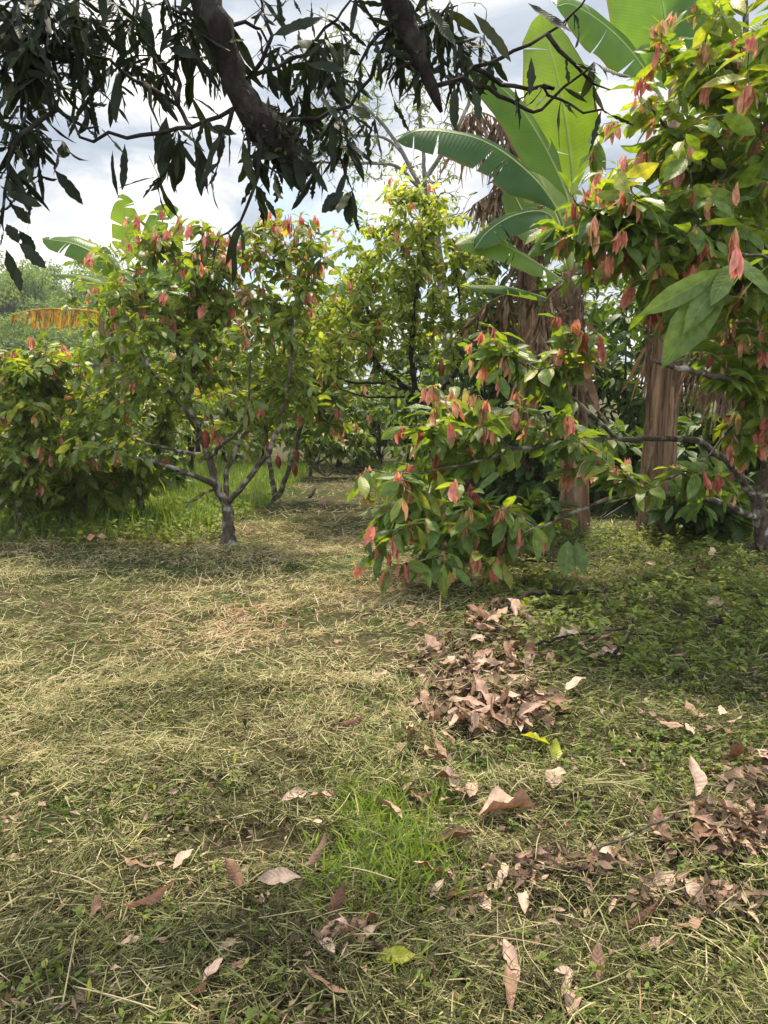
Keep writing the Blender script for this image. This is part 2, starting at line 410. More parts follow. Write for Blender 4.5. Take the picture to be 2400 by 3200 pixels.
M['hay'] = leaf_mat('cut_grass', [(0, (0.0505, 0.042, 0.021)), (0.18, (0.1312, 0.14, 0.0467)), (0.42, (0.3028, 0.3, 0.1286)), (0.68, (0.5047, 0.44, 0.2337)), (0.88, (0.6056, 0.49, 0.3154)), (1, (0.5047, 0.3, 0.1986))], trans=.22, tcol=(1.1, 1.05, .6), rough=.6, spec=.2, veins=0, mott=.2, mscale=9)
M['grass'] = leaf_mat('green_grass', [(0, (0.06, 0.12, 0.022)), (0.5, (0.132, 0.228, 0.0385)), (1, (0.288, 0.384, 0.066))], trans=.42, tcol=(1.4, 1.35, .45), rough=.45, spec=.35, veins=0, mott=.2, mscale=9)
M['weed'] = leaf_mat('weed_leaf', [(0, (0.0756, 0.1146, 0.0225)), (0.5, (0.1449, 0.2005, 0.0378)), (0.85, (0.2394, 0.275, 0.054)), (1, (0.378, 0.3552, 0.099))], trans=.38, rough=.6, veins=6)
M['litter'] = leaf_mat('leaf_scraps', [(0, (0.04, 0.0265, 0.0198)), (0.5, (0.17, 0.1122, 0.077)), (1, (0.42, 0.306, 0.22))], trans=.05, rough=.8, spec=.15, veins=0)
M['farleaf'] = leaf_mat('distant_foliage', [(0, (0.066, 0.132, 0.03)), (0.6, (0.144, 0.228, 0.05)), (1, (0.264, 0.348, 0.08))], trans=.35, veins=0, rough=.6, mott=.3, mscale=.6)

def ground_mat():
    m = bpy.data.materials.new('soil'); m.use_nodes = True; t = m.node_tree; t.nodes.clear()
    g = N(t, 'ShaderNodeTexCoord')
    a = N(t, 'ShaderNodeTexNoise'); a.inputs['Scale'].default_value = 28; a.inputs['Detail'].default_value = 8; a.inputs['Roughness'].default_value = .7
    b = N(t, 'ShaderNodeTexNoise'); b.inputs['Scale'].default_value = .9; b.inputs['Detail'].default_value = 4
    t.links.new(g.outputs['Object'], a.inputs['Vector']); t.links.new(g.outputs['Object'], b.inputs['Vector'])
    c1 = ramp(t, a.outputs['Fac'], [(.3, (.022, .017, .010)), (.52, (.07, .055, .03)), (.7, (.17, .135, .075))])
    c2 = ramp(t, a.outputs['Fac'], [(.3, (.014, .020, .008)), (.55, (.045, .06, .018)), (.72, (.12, .12, .045))])
    c = mixc(t, ramp(t, b.outputs['Fac'], [(.4, (0, 0, 0)), (.62, (1, 1, 1))]), c1, c2)
    bp = N(t, 'ShaderNodeBump'); bp.inputs['Strength'].default_value = .8; bp.inputs['Distance'].default_value = .03
    t.links.new(a.outputs['Fac'], bp.inputs['Height'])
    pr = N(t, 'ShaderNodeBsdfPrincipled'); pr.inputs['Roughness'].default_value = .95; pr.inputs['Specular IOR Level'].default_value = .1
    t.links.new(c, pr.inputs['Base Color']); t.links.new(bp.outputs[0], pr.inputs['Normal'])
    o = N(t, 'ShaderNodeOutputMaterial'); t.links.new(pr.outputs[0], o.inputs[0]); return m

# ------------------------------------------------------------------ setting: ground, hill
def grid_obj(name, xs, ys, hf, mat):
    X, Y = np.meshgrid(xs, ys); v = np.stack([X, Y, hf(X, Y)], -1).reshape(-1, 3)
    nx, ny = len(xs), len(ys)
    a = (np.arange(ny-1)[:, None]*nx+np.arange(nx-1)[None]).ravel()
    q = np.stack([a, a+1, a+nx+1, a+nx], 1)
    g = Geo(); g.add(v, q, np.full(len(v), .5), v[:, :2].copy()); return g.build(name, mat)
s1 = np.linspace(-1, 1, 221); xs = 9*s1+ 290*np.sign(s1)*np.abs(s1)**7
s2 = np.linspace(0, 1, 261); ys = -8+30*s2+480*s2**8
M['soil'] = ground_mat()
tag(grid_obj('ground', xs, ys, gz, M['soil']), kind='structure')
def hillh(X, Y):
    return 14.0*np.exp(-((X+46)/34.0)**2-((Y-95)/26.0)**2)+7.0*np.exp(-((X-30)/60.0)**2-((Y-130)/30.0)**2)-.3
tag(grid_obj('hill', np.linspace(-150, 150, 90), np.linspace(45, 190, 50), hillh, M['soil']), kind='structure')

# ------------------------------------------------------------------ trees
UP = np.array([0, 0, 1.])
def twig_leaves(sk, rng, gl, gf, zone=.45, spacing=.055, L=(.16, .24), wr=.36, flush=.2, droop=.55, nl=5, nw=2, skip=0., tone=0., flush_zone=None, shape='cacao', fl=(.10, .16), nfl=(4, 8), flush_z=None):
    B = []; D = []; NN = []; LL = []; RR = []
    fB = []; fD = []; fL = []; fR = []
    for tip in sk.tips:
        pth = sk.path(tip, zone)
        pts = np.array([sk.p[i] for i in pth])
        if len(pts) < 2: continue
        seg = np.linalg.norm(np.diff(pts, axis=0), axis=1); cum = np.concatenate([[0], np.cumsum(seg)])
        tz = rng.normal(tone, .13)
        s = rng.random()*spacing; k = rng.integers(2)
        while s < cum[-1]:
            j = min(np.searchsorted(cum, s), len(pts)-1); j = max(j, 1)
            f = (s-cum[j-1])/max(seg[j-1], 1e-6); b = pts[j-1]*(1-f)+pts[j]*f
            tan = unit(pts[j-1]-pts[j])
            if rng.random() > skip:
                side = unit(np.cross(tan, UP)+rng.normal(0, .25, 3))*(1 if k % 2 else -1)
                frac = s/max(zone, .01)
                d = unit(side*(.75+.2*frac)+tan*(.65-.4*frac)+rng.normal(0, .22, 3)+np.array([0, 0, -.25-.3*rng.random()]))
                B.append(b+d*.012); D.append(d); NN.append(unit(UP+rng.normal(0, .42, 3)))
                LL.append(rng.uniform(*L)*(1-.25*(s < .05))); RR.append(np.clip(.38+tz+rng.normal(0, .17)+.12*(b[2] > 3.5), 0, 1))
            s += spacing*rng.uniform(.7, 1.4); k += 1
        pf = flush if flush_z is None else flush*flush_z(pts[0])
        if rng.random() < pf:
            ft = rng.normal(.45, .3); fs = rng.uniform(.6, 1.2)
            for _ in range(rng.integers(*nfl)):
                fB.append(pts[0]+rng.normal(0, .018, 3)); fD.append(unit(np.array([0, 0, -1.])+rng.normal(0, .17, 3)+.15*unit(pts[0]-pts[1])))
                fL.append(fs*rng.uniform(*fl)); fR.append(np.clip(ft+rng.normal(0, .16), 0, 1))
    n = len(B)
    if n:
        LL = np.array(LL)
        gl.add(*leaves(np.array(B), np.array(D), np.array(NN), LL, LL*wr*rng.uniform(.85, 1.15, n), bend=rng.normal(droop, .25, n), fold=rng.uniform(.05, .4, n), rnd=np.array(RR), nl=nl, nw=nw, shape=shape, wave=.12, rng=rng))
    n = len(fB)
    if n:
        fL = np.array(fL)
        gf.add(*leaves(np.array(fB), np.array(fD), rng.normal(0, 1, (n, 3)), fL, fL*.36*rng.uniform(.8, 1.15, n), bend=rng.normal(.15, .25, n), fold=rng.uniform(.2, .9, n), rnd=np.array(fR), nl=5, nw=2, shape=shape, wave=.15, rng=rng))
    return n

def pod(parent, p, L, rng):
    g = Geo(); t = np.linspace(0, 1, 10)
    pts = p+np.array([0, 0, -1.])*t[:, None]*L+np.array([.02, 0, 0])*t[:, None]
    r = L*.24*np.sin(np.pi*np.clip(t*.93+.05, 0, 1))**.7*(1-.25*t)
    sides = 20; n = len(pts)
    v0 = Geo(); tube(v0, pts, r, sides, rng)
    v = v0.v[0]; ax = np.vstack([np.repeat(pts, sides, 0), pts[:1], pts[-1:]])
    k = np.concatenate([np.tile(1+.10*np.cos(np.arange(sides)/sides*2*np.pi*10), n), [1, 1]])
    v = ax+(v-ax)*k[:, None]
    g.add(v, v0.q[0], v0.r[0], v0.uv[0])
    tube(g, np.array([p+[0, 0, .06], p+[.004, 0, .02], p]), .006, 6, rng)
    return g.build('pod', M['pod'], parent)

def tree(name, label, cat, group, base, limbs, tips, seed, leafmat='cacao', barkmat='bark', step=.1, rtip=.0035, sag=.1, lo_frac=.0, post=None, leaf=None, extra=None, young=True, crown='crown'):
    rng = np.random.default_rng(seed)
    sk = Skel(rng, step)
    n0 = None
    for i, (pts, r0, r1, tip) in enumerate(limbs):
        sk.limb(pts, r0, r1, None if i else -1, tip)
        if i == 0: n0 = max(1, int(len(sk.p)*.6))
    sk.grow(np.vstack(tips(rng)), lo=n0, sag=sag)
    sk.radii(rtip)
    root = empty(name, tuple(base), label, cat, group)
    gt = Geo(); sk.mesh(gt, rough=.09); 
    gl, gf = Geo(), Geo()
    twig_leaves(sk, rng, gl, gf, **(leaf or {}))
    if extra: extra(rng, sk, gt, gl, gf, root)
    r0 = sk.r[0]
    for i in range(5):
        th = i*1.257+rng.random()*.7; o = np.array([math.cos(th), math.sin(th), 0]); b_ = np.array(base)
        tube(gt, spline([b_+o*r0*.45+[0, 0, r0*1.9], b_+o*r0*.95+[0, 0, r0*.55], b_+o*r0*2.1+[0, 0, -.03]], .04), [r0*.34]*2+[r0*.12] if False else r0*.30, 6, rng, .1)
    gt.build('trunk', M[barkmat], root)
    gl.build(crown, M[leafmat], root)
    if gf.n and young: gf.build('young_leaves', M['flush'], root)
    return root, sk

CG = 'cacao trees of the plot'
# --- cacao A: the open-branched one left of the path
YA = 8.9
a = lambda x, y, dy=0: P(x, y, YA+dy)
baseA = a(716, 1705); baseA[2] = gz(baseA[0], baseA[1])
limbsA = [
 ([baseA-[0, 0, .08], a(715, 1680), a(714, 1640), a(708, 1575)], .085, .06, False),
 ([baseA-[.0, 0, .08], baseA+[.0, 0, .05], baseA+[0, 0, .14]], .118, .07, False),
 ([a(708, 1575), a(676, 1519, -.05), a(655, 1432, -.1), a(622, 1352, -.1), a(585, 1250, 0), a(560, 1120, .1), a(530, 960, .2)], .048, .016, False),
 ([a(676, 1519, -.05), a(636, 1500, -.3), a(506, 1450, -.6), a(390, 1420, -.8), a(330, 1400, -.9)], .034, .010, True),
 ([a(655, 1432, -.1), a(571, 1412, .2), a(434, 1378, .4), a(360, 1340, .6)], .028, .009, True),
 ([a(708, 1575), a(709, 1468, .2), a(752, 1381, .3), a(788, 1325, .4), a(850, 1220, .6), a(900, 1040, .7)], .032, .012, False),
 ([a(708, 1575), a(788, 1482, -.2), a(846, 1396, -.4), a(890, 1251, -.5), a(906, 1150, -.5), a(925, 980, -.4)], .036, .013, False),
 ([a(655, 1432, -.1), a(694, 1388, -.4), a(723, 1367, -.6), a(770, 1300, -.8), a(780, 1150, -.9)], .024, .010, False),
 ([a(585, 1250, 0), a(605, 1120, 0), a(614, 1000, 0), a(619, 815, 0)], .036, .028, False),
 ([a(622, 1352, -.1), a(560, 1260, -.4), a(470, 1150, -.7), a(400, 1000, -.8)], .024, .01, False),
 ([a(680, 1525), a(640, 1540, -.3), a(610, 1565, -.5), a(570, 1572, -.6)], .02, .007, True),
]
def tipsA(r):
    return [ell(620, 1040, YA, 360, 340, 1.2, 260, r, .3), ell(390, 960, YA, 190, 260, .9, 100, r, .3), ell(870, 930, YA, 210, 250, .9, 125, r, .3),
            ell(330, 1240, YA, 180, 130, .9, 70, r, .3), ell(480, 745, YA, 90, 90, .5, 44, r), ell(900, 745, YA, 170, 90, .7, 54, r), ell(690, 780, YA, 150, 80, .6, 40, r), ell(640, 880, YA, 150, 130, .9, 56, r, .2),
            ell(870, 1200, YA, 150, 120, .9, 60, r, .3), ell(340, 1400, YA-.7, 130, 60, .5, 14, r)]
flA = lambda p: 1.0 if p[2] > 3.1 else (.5 if p[2] > 2.5 else .12)
def exA(rng, sk, gt, gl, gf, root):
    pod(root, a(640, 1345, -.25), .20, rng); pod(root, a(770, 1290, -.8), .13, rng)
tree('cacao_tree', 'open branched cacao tree with forked grey trunk beside the grass path', 'tree', CG, baseA, limbsA, tipsA, 11, rtip=.0027, extra=exA,
     leaf=dict(zone=.42, spacing=.068, L=(.115, .215), tone=-.07, flush=.6, flush_z=flA, fl=(.07, .16), nfl=(2, 12)))

# --- generic cacao: crown described by ellipsoids, limbs fan out from a low fork
def cacao(label, base_px, Y, ells, seed, nl=5, h_fork=.8, r=.06, leafmat='cacao', lean=(0, 0), nlimb=5, barkmat='bark', extra=None, group=CG, **leaf):
    b = P(base_px[0], base_px[1], Y); b[2] = float(gz(b[0], b[1]))
    rng = np.random.default_rng(seed+500)
    fork = b+np.array([lean[0], lean[1], h_fork])
    limbs = [([b-[0, 0, .1], b+(fork-b)*.5+rng.normal(0, .02, 3), fork], r, r*.75, False)]
    cs = []
    for e in ells: cs.append(P(e[0], e[1], Y+(e[6] if len(e) > 6 else 0)))
    for i in range(max(nlimb, len(cs))):
        c = cs[i % len(cs)]+rng.normal(0, .35, 3)
        mid = fork+(c-fork)*.45+np.array([0, 0, -.1])+rng.normal(0, .08, 3)
        limbs.append(([fork, mid, c], r*.55, r*.15, False))
    def tips(rg): return [ell(e[0], e[1], Y+(e[6] if len(e) > 6 else 0), e[2], e[3], e[4], e[5], rg) for e in ells]
    lf = dict(zone=.5, spacing=.05, L=(.15, .24), flush=.3, nl=nl); lf.update(leaf)
    return tree('cacao_tree', label, 'tree', group, b, limbs, tips, seed, leafmat=leafmat, barkmat=barkmat, extra=extra, leaf=lf)

cacao('bushy cacao tree with many red shoots at the left edge of the lawn', (60, 1660), 9.3,
      [(40, 1230, 270, 180, 1.0, 170), (200, 1370, 210, 140, .9, 100), (0, 1480, 190, 130, .8, 70), (130, 1120, 170, 70, .7, 50), (-200, 1300, 200, 250, 1.0, 50)], 21, h_fork=.6, L=(.12, .22), fl=(.09, .16), nfl=(5, 11), flush=.55, flush_z=lambda p: 1.0 if p[2] > 1.9 else .5, spacing=.045)
cacao('shaded cacao tree with low drooping crown just left of the forked trunk', (440, 1600), 10.6,
      [(430, 1440, 120, 120, .7, 44), (300, 1330, 150, 120, .9, 50), (520, 1280, 130, 120, .7, 40), (150, 1300, 160, 150, .8, 40)], 22, flush=.2)
YD = 13.6
def exD(rng, sk, gt, gl, gf, root):
    for px, py in ((838, 1385), (868, 1425), (925, 1405), (920, 1450)): pod(root, P(px, py, YD-.3), .22, rng)
bD = P(862, 1562, YD); bD[2] = gz(bD[0], bD[1])
d_ = lambda x, y, dy=0: P(x, y, YD+dy)
tree('cacao_tree', 'cacao tree with two thin V stems and red pods behind the forked one', 'tree', CG, bD,
     [([bD-[0, 0, .1], bD+[0, 0, .05]], .07, .065, False), ([bD, d_(848, 1480), d_(836, 1390), d_(820, 1290, .2), d_(800, 1150, .3)], .05, .02, False),
      ([bD, d_(890, 1500), d_(915, 1430), d_(940, 1330), d_(980, 1200)], .05, .02, False)],
     lambda r: [ell(1010, 1090, YD, 190, 190, 1.3, 80, r), ell(900, 1200, YD, 160, 140, 1.2, 60, r), ell(1050, 1290, YD, 130, 80, 1.0, 34, r), ell(960, 960, YD, 130, 130, 1.0, 36, r), ell(740, 1150, YD, 150, 200, 1.0, 50, r)],
     23, extra=exD, leaf=dict(zone=.5, spacing=.05, L=(.17, .26), flush=.45, nl=4, fl=(.13, .2)))
cacao('small cacao tree with three thin stems where the path bends away', (970, 1500), 18.5,
      [(1000, 1330, 120, 110, 1.2, 70), (1090, 1370, 90, 70, 1.0, 34), (900, 1290, 120, 110, 1.2, 50)], 24, flush=.2, L=(.2, .3), nl=4, h_fork=.3, r=.05)

# --- cacao F: tall yellowing tree in the middle, dark leaning trunk
YF = 11.6
f_ = lambda x, y, dy=0: P(x, y, YF+dy)
bF = f_(1500, 1560); bF[2] = gz(bF[0], bF[1])
def exF(rng, sk, gt, gl, gf, root):
    for px, py in ((1405, 1235), (1378, 1130), (1180, 1000), (1340, 905)): pod(root, f_(px, py, -.5), .2, rng)
tree('cacao_tree', 'tall yellowing cacao tree with a dark leaning trunk mid plot', 'tree', CG, bF,
     [([bF-[0, 0, .1], f_(1440, 1430), f_(1370, 1330), f_(1300, 1240)], .085, .06, False),
      ([f_(1300, 1240), f_(1240, 1190), f_(1175, 1130, .2), f_(1150, 980, .3), f_(1130, 850, .3)], .045, .014, False),
      ([f_(1300, 1240), f_(1285, 1100, -.2), f_(1300, 940, -.2), f_(1330, 760, -.1), f_(1340, 640, 0)], .045, .014, False),
      ([f_(1330, 1280), f_(1430, 1150, .3), f_(1440, 1000, .4), f_(1420, 800, .4)], .04, .014, False),
      ([f_(1300, 1240), f_(1200, 1200, -.5), f_(1080, 1190, -.8), f_(1010, 1130, -1)], .026, .01, True),
      ([f_(1300, 1240), f_(1150, 1240, -.3), f_(1040, 1210, -.5)], .02, .008, True),
      ([f_(1370, 1330), f_(1330, 1230, -.7), f_(1230, 1215, -.9)], .02, .008, True)],
     lambda r: [ell(1280, 720, YF, 180, 160, 1.0, 140, r), ell(1180, 890, YF, 220, 200, 1.2, 170, r), ell(1380, 950, YF, 160, 210, 1.1, 120, r), ell(1110, 1060, YF, 190, 140, 1.0, 90, r), ell(1260, 600, YF, 90, 60, .5, 24, r), ell(1480, 800, YF, 90, 130, .8, 34, r)],
     31, leafmat='cacao_pale', barkmat='bark_dark', extra=exF, leaf=dict(zone=.45, spacing=.048, L=(.12, .20), flush=.10, nl=4, tone=.08))

# --- cacao H: the near one on the right, reaching over the lawn
YH = 8.3
h_ = lambda x, y, Y: P(x, y, Y)
bH = h_(2390, 1700, YH); bH[2] = gz(bH[0], bH[1])
limbsH = [
 ([bH-[0, 0, .1], h_(2375, 1640, 8.2), h_(2365, 1570, 8.15)], .085, .075, False),
 ([h_(2365, 1570, 8.15), h_(2400, 1440, 7.9), h_(2450, 1200, 7.4), h_(2440, 900, 6.9), h_(2380, 600, 6.6), h_(2330, 300, 6.5), h_(2330, 0, 6.5), h_(2330, -200, 6.6)], .06, .018, False),
 ([h_(2365, 1570, 8.15), h_(2300, 1476, 7.9), h_(2215, 1400, 7.6), h_(2139, 1371, 7.4), h_(1928, 1375, 7.1), h_(1743, 1375, 6.9), h_(1640, 1400, 6.8), h_(1500, 1370, 6.7), h_(1380, 1380, 6.7)], .042, .010, True),
 ([h_(2375, 1625, 8.2), h_(2249, 1569, 7.7), h_(2097, 1544, 7.2), h_(1928, 1552, 6.9), h_(1810, 1595, 6.7), h_(1658, 1654, 6.6), h_(1480, 1640, 6.6)], .034, .008, True),
 ([h_(2450, 1200, 7.4), h_(2400, 1198, 6.4), h_(2224, 1173, 5.6), h_(2038, 1126, 5.2)], .034, .018, False),
 ([h_(2400, 1440, 7.9), h_(2380, 1310, 7.2), h_(2330, 1290, 7.0), h_(2200, 1430, 6.5), h_(2020, 1530, 6.1), h_(1960, 1560, 6.0)], .018, .006, True),
 ([h_(2440, 900, 6.9), h_(2300, 820, 6.0), h_(2120, 730, 5.6), h_(1960, 690, 5.4), h_(1800, 640, 5.3)], .026, .008, True),
 ([h_(2380, 600, 6.6), h_(2250, 520, 6.2), h_(2100, 420, 6.0), h_(2000, 300, 5.9)], .024, .008, True),
 ([h_(2330, 300, 6.5), h_(2200, 230, 6.2), h_(2100, 140, 6.1)], .02, .007, True),
 ([h_(2450, 1200, 7.4), h_(2550, 1000, 6.0), h_(2500, 860, 4.5), h_(2400, 800, 3.9), h_(2290, 810, 3.7)], .02, .006, True),
 ([h_(1928, 1375, 7.1), h_(1800, 1250, 7.0), h_(1650, 1150, 6.9), h_(1560, 1060, 6.9)], .018, .007, True),
 ([h_(1640, 1400, 6.8), h_(1450, 1450, 6.5), h_(1300, 1480, 6.4), h_(1150, 1470, 6.3)], .014, .005, True),
]
def tipsH(r):
    return [ell(2200, 480, 6.2, 310, 500, 1.3, 160, r), ell(1870, 690, 5.6, 170, 170, .7, 52, r), ell(2060, 760, 5.8, 230, 210, .9, 66, r), ell(2350, 1000, 6.3, 200, 280, 1.1, 70, r),
            ell(1410, 1310, 6.8, 200, 130, .8, 36, r), ell(1330, 1480, 6.5, 240, 150, .8, 26, r), np.array([h_(1130, 1470, 6.2), h_(1145, 1540, 6.3), h_(1130, 1760, 6.2), h_(1210, 1790, 6.1), h_(1250, 1330, 6.6), h_(1160, 1640, 6.3), h_(1330, 1220, 6.8), h_(1480, 1130, 6.9)]), ell(1260, 1660, 6.3, 140, 120, .6, 24, r), ell(1540, 1620, 6.5, 220, 110, .8, 30, r), ell(1420, 1740, 6.2, 200, 40, .5, 14, r), ell(1760, 1330, 7.0, 130, 150, .6, 16, r),
            ell(1570, 1110, 7.0, 130, 110, .7, 16, r), ell(1660, 1290, 7.2, 130, 120, .6, 10, r), ell(1900, 1440, 6.3, 100, 60, .4, 9, r), ell(2200, 1500, 6.3, 110, 80, .5, 11, r), ell(2350, 1350, 6.8, 110, 150, .6, 18, r), ell(2460, 500, 6.0, 200, 700, 1.2, 34, r), ell(2330, 1020, 6.0, 150, 170, .7, 30, r), ell(2120, 950, 6.2, 150, 90, .6, 18, r), ell(2390, 1250, 6.6, 120, 150, .6, 26, r), ell(1800, 1080, 6.6, 110, 130, .5, 14, r), ell(2320, 180, 6.0, 200, 250, .9, 45, r)]
def exH(rng, sk, gt, gl, gf, root):
    # big leaves of the shoot that reaches out towards the path
    c = h_(2290, 810, 3.7)
    spec = [((2275, 845), (2085, 1115), .17, .02, .0), ((2265, 840), (2030, 965), .10, -.5, .05), ((2290, 830), (2235, 930), .08, .1, .35), ((2270, 850), (2150, 1010), .10, .1, .3), ((2300, 815), (2420, 900), .09, 0, .3)]
    for (x0, y0), (x1, y1), w, nz, rn in spec:
        p0 = h_(x0, y0, 3.7); p1 = h_(x1, y1, 3.55); L = np.linalg.norm(p1-p0)
        gl.add(*leaves(p0[None], p1-p0, np.array([.1, -.75, .65+nz]), L*1.04, w*1.05, bend=.35, fold=.12, rnd=rn, nl=10, nw=6, wave=.08, rng=rng))
    for x1, y1 in ((2290, 790), (2300, 850), (2320, 845), (2280, 870)):
        p0 = h_(2295+rng.normal(0, 8), 775, 3.65); p1 = h_(x1, y1+40, 3.6)
        gf.add(*leaves(p0[None], p1-p0, np.array([.2, -1, .2]), .15, .05, bend=.2, fold=.5, rnd=.25+.2*rng.random(), nl=6, nw=2, wave=.1, rng=rng))
    # long drooping leaves near the grass
    for (x0, y0), (x1, y1), Y, w, rn in [((1775, 1690), (1770, 1795), 6.0, .17, .35), ((1800, 1688), (1830, 1790), 6.0, .11, .3), ((1580, 1620), (1545, 1700), 6.2, .10, .5), ((1600, 1640), (1610, 1750), 6.2, .11, .2)]:
        p0 = h_(x0, y0, Y); p1 = h_(x1, y1, Y-.15)
        gl.add(*leaves(p0[None], p1-p0, np.array([.15, -.8, .5]), np.linalg.norm(p1-p0)*1.05, w, bend=.3, fold=.25, rnd=rn, nl=8, nw=4, wave=.08, rng=rng))
    p0 = h_(1595, 1625, 6.15); p1 = h_(1590, 1695, 6.05)
    tube(gt, spline([h_(1960, 1570, 6.0), h_(1850, 1640, 6.0), h_(1790, 1690, 6.0)], .1), .004, 4, rng)
tree('cacao_tree', 'broad cacao tree on the right with big glossy leaves and many salmon red shoots', 'tree', CG, bH, limbsH, tipsH, 41, leafmat='cacao_near', step=.11, extra=exH,
     leaf=dict(zone=.5, spacing=.072, L=(.15, .29), wr=.38, flush=.72, nl=7, nw=4, fl=(.10, .18), nfl=(2, 11), droop=.5, tone=.08, flush_z=lambda p: 1.35 if p[2] < 2.0 and p[0] < 1.3 else .95))

# --- bushes and trees further back, each its own thing
def bush(label, px, py, Y, w, h, seed, n=60, mat='bush', name='shrub', cat='shrub', group='shrubs behind the cacao trees', tone=0., L=(.18, .3), flush=0., spacing=.055, nlf=4, zone=.55, extra=None):
    """crown w by h photo pixels wide and high at distance Y standing at (px, py)"""
    b = P(px, py, Y); b[2] = float(gz(b[0], b[1])); k = PX(Y)
    rng = np.random.default_rng(seed+900); H = h*k; Wm = w*k
    limbs = [([b-[0, 0, .1], b+[0, 0, .12*H]], .05+.01*H, .05, False)]
    for i in range(5):
        th = i*1.257+rng.random(); rr = Wm*.3*rng.random()**.5
        limbs.append(([b+[0, 0, .1*H], b+[rr*.5*math.cos(th), rr*.5*math.sin(th), .4*H], b+[rr*math.cos(th), rr*math.sin(th), .8*H*rng.uniform(.7, 1)]], .03, .01, False))
    lobes = [(rng.normal(0, .24*Wm), rng.normal(0, .2*Wm), H*(.16+.66*(i_l+rng.random())/9), Wm*rng.uniform(.2, .34), H*rng.uniform(.14, .22)) for i_l in range(9)]
    def tips(r):
        out = []
        for lx, ly, lz, lw, lh in lobes:
            d = unit(r.normal(size=(max(4, n//8), 3)))*(.4+.6*r.random((max(4, n//8), 1)))
            out.append(b+np.array([lx, ly, lz])+d*np.array([lw, lw, lh]))
        o = np.vstack(out); o[:, 2] = np.maximum(o[:, 2], b[2]+.1); return [o]
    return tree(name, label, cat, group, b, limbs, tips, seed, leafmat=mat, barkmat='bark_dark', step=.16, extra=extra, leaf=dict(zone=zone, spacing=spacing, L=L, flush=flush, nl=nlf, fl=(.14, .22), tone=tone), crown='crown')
bush('dark glossy leaved shrub at the far end of the mown path', 1190, 1470, 21, 420, 330, 51, n=110, L=(.22, .34))
bush('shrub with bright backlit leaves left of the path end', 820, 1480, 22, 420, 420, 52, n=90, L=(.22, .34), mat='cacao', flush=.15)
bush('orange tinged shrub seen between the forked cacao and the yellowing one', 1060, 1460, 23, 330, 480, 53, n=90, L=(.26, .38), mat='cacao_pale', flush=.8)
bush('tall shrub filling the gap behind the forked trunk', 600, 1500, 19, 420, 640, 54, n=110, L=(.24, .36), mat='cacao', flush=.2)
bush('shrub in the shade behind the leaning dark trunk', 1400, 1480, 16, 380, 460, 55, n=100, L=(.2, .32))
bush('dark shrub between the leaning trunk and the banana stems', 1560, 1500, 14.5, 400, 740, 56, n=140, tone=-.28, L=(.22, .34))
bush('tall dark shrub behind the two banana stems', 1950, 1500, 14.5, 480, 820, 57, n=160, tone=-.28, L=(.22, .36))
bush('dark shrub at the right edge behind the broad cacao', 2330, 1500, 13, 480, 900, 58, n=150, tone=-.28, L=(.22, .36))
bush('shrub with pale leaves behind the left bushy cacao', 170, 1500, 17, 460, 430, 59, n=100, mat='cacao', L=(.22, .34), flush=.2)
bush('leafy shrub at the far left edge behind the cacao bush', -120, 1500, 16, 460, 520, 60, n=80, mat='bush', L=(.24, .36))
bush('low leafy shrub half hidden in tall grass left of the forked trunk', 520, 1500, 14, 260, 260, 61, n=70, mat='bush', L=(.18, .28))

for q in [
 ('dense shrub far behind, left of the path end', 700, 1470, 25, 520, 420, 62), ('dense shrub far behind, right of the path end', 1330, 1470, 25, 560, 470, 63),
 ('low dark shrub between the two banana stems', 1900, 1545, 12.2, 260, 330, 64), ('low dark shrub left of the tall banana stem', 1650, 1545, 12.4, 280, 360, 65),
 ('low dark shrub growing against the foot of the tall banana stem', 1660, 1655, 9.2, 170, 170, 76), ('low dark shrub beside the trunk of the broad cacao', 2230, 1660, 8.9, 230, 260, 78), ('low dark shrub under the drooping branches of the broad cacao', 1480, 1640, 8.2, 300, 260, 79),
 ('low shrub in the shade right of the bare brown banana stem', 2230, 1560, 11.5, 330, 400, 66), ('tall shrub far behind the yellowing cacao', 1280, 1470, 24, 520, 720, 67),
 ('tall shrub far behind between forked and yellowing cacaos', 960, 1470, 24, 480, 640, 68), ('tall shrub far behind the forked cacao crown', 620, 1470, 26, 620, 700, 69),
 ('tall dark tree like shrub just left of the tall banana stem', 1590, 1520, 15.5, 520, 1000, 75),
 ('tall shrub far behind the tall banana stem', 1720, 1480, 20, 560, 760, 70), ('tall shrub far behind the right banana stem', 2150, 1480, 19, 620, 860, 72),
 ('low shrub in the dark gap between the left bushy cacao and the tall grass', 230, 1620, 10.7, 330, 300, 74),
 ('tall shrub far behind the left bushy cacao', 200, 1480, 22, 620, 430, 73)]:
    bush(*q, n=150, L=(.3, .46), tone=-.25 if q[1] > 1500 else 0., mat='bush' if q[6] % 2 or q[1] > 1500 else 'cacao', nlf=3, zone=.7, spacing=.075)

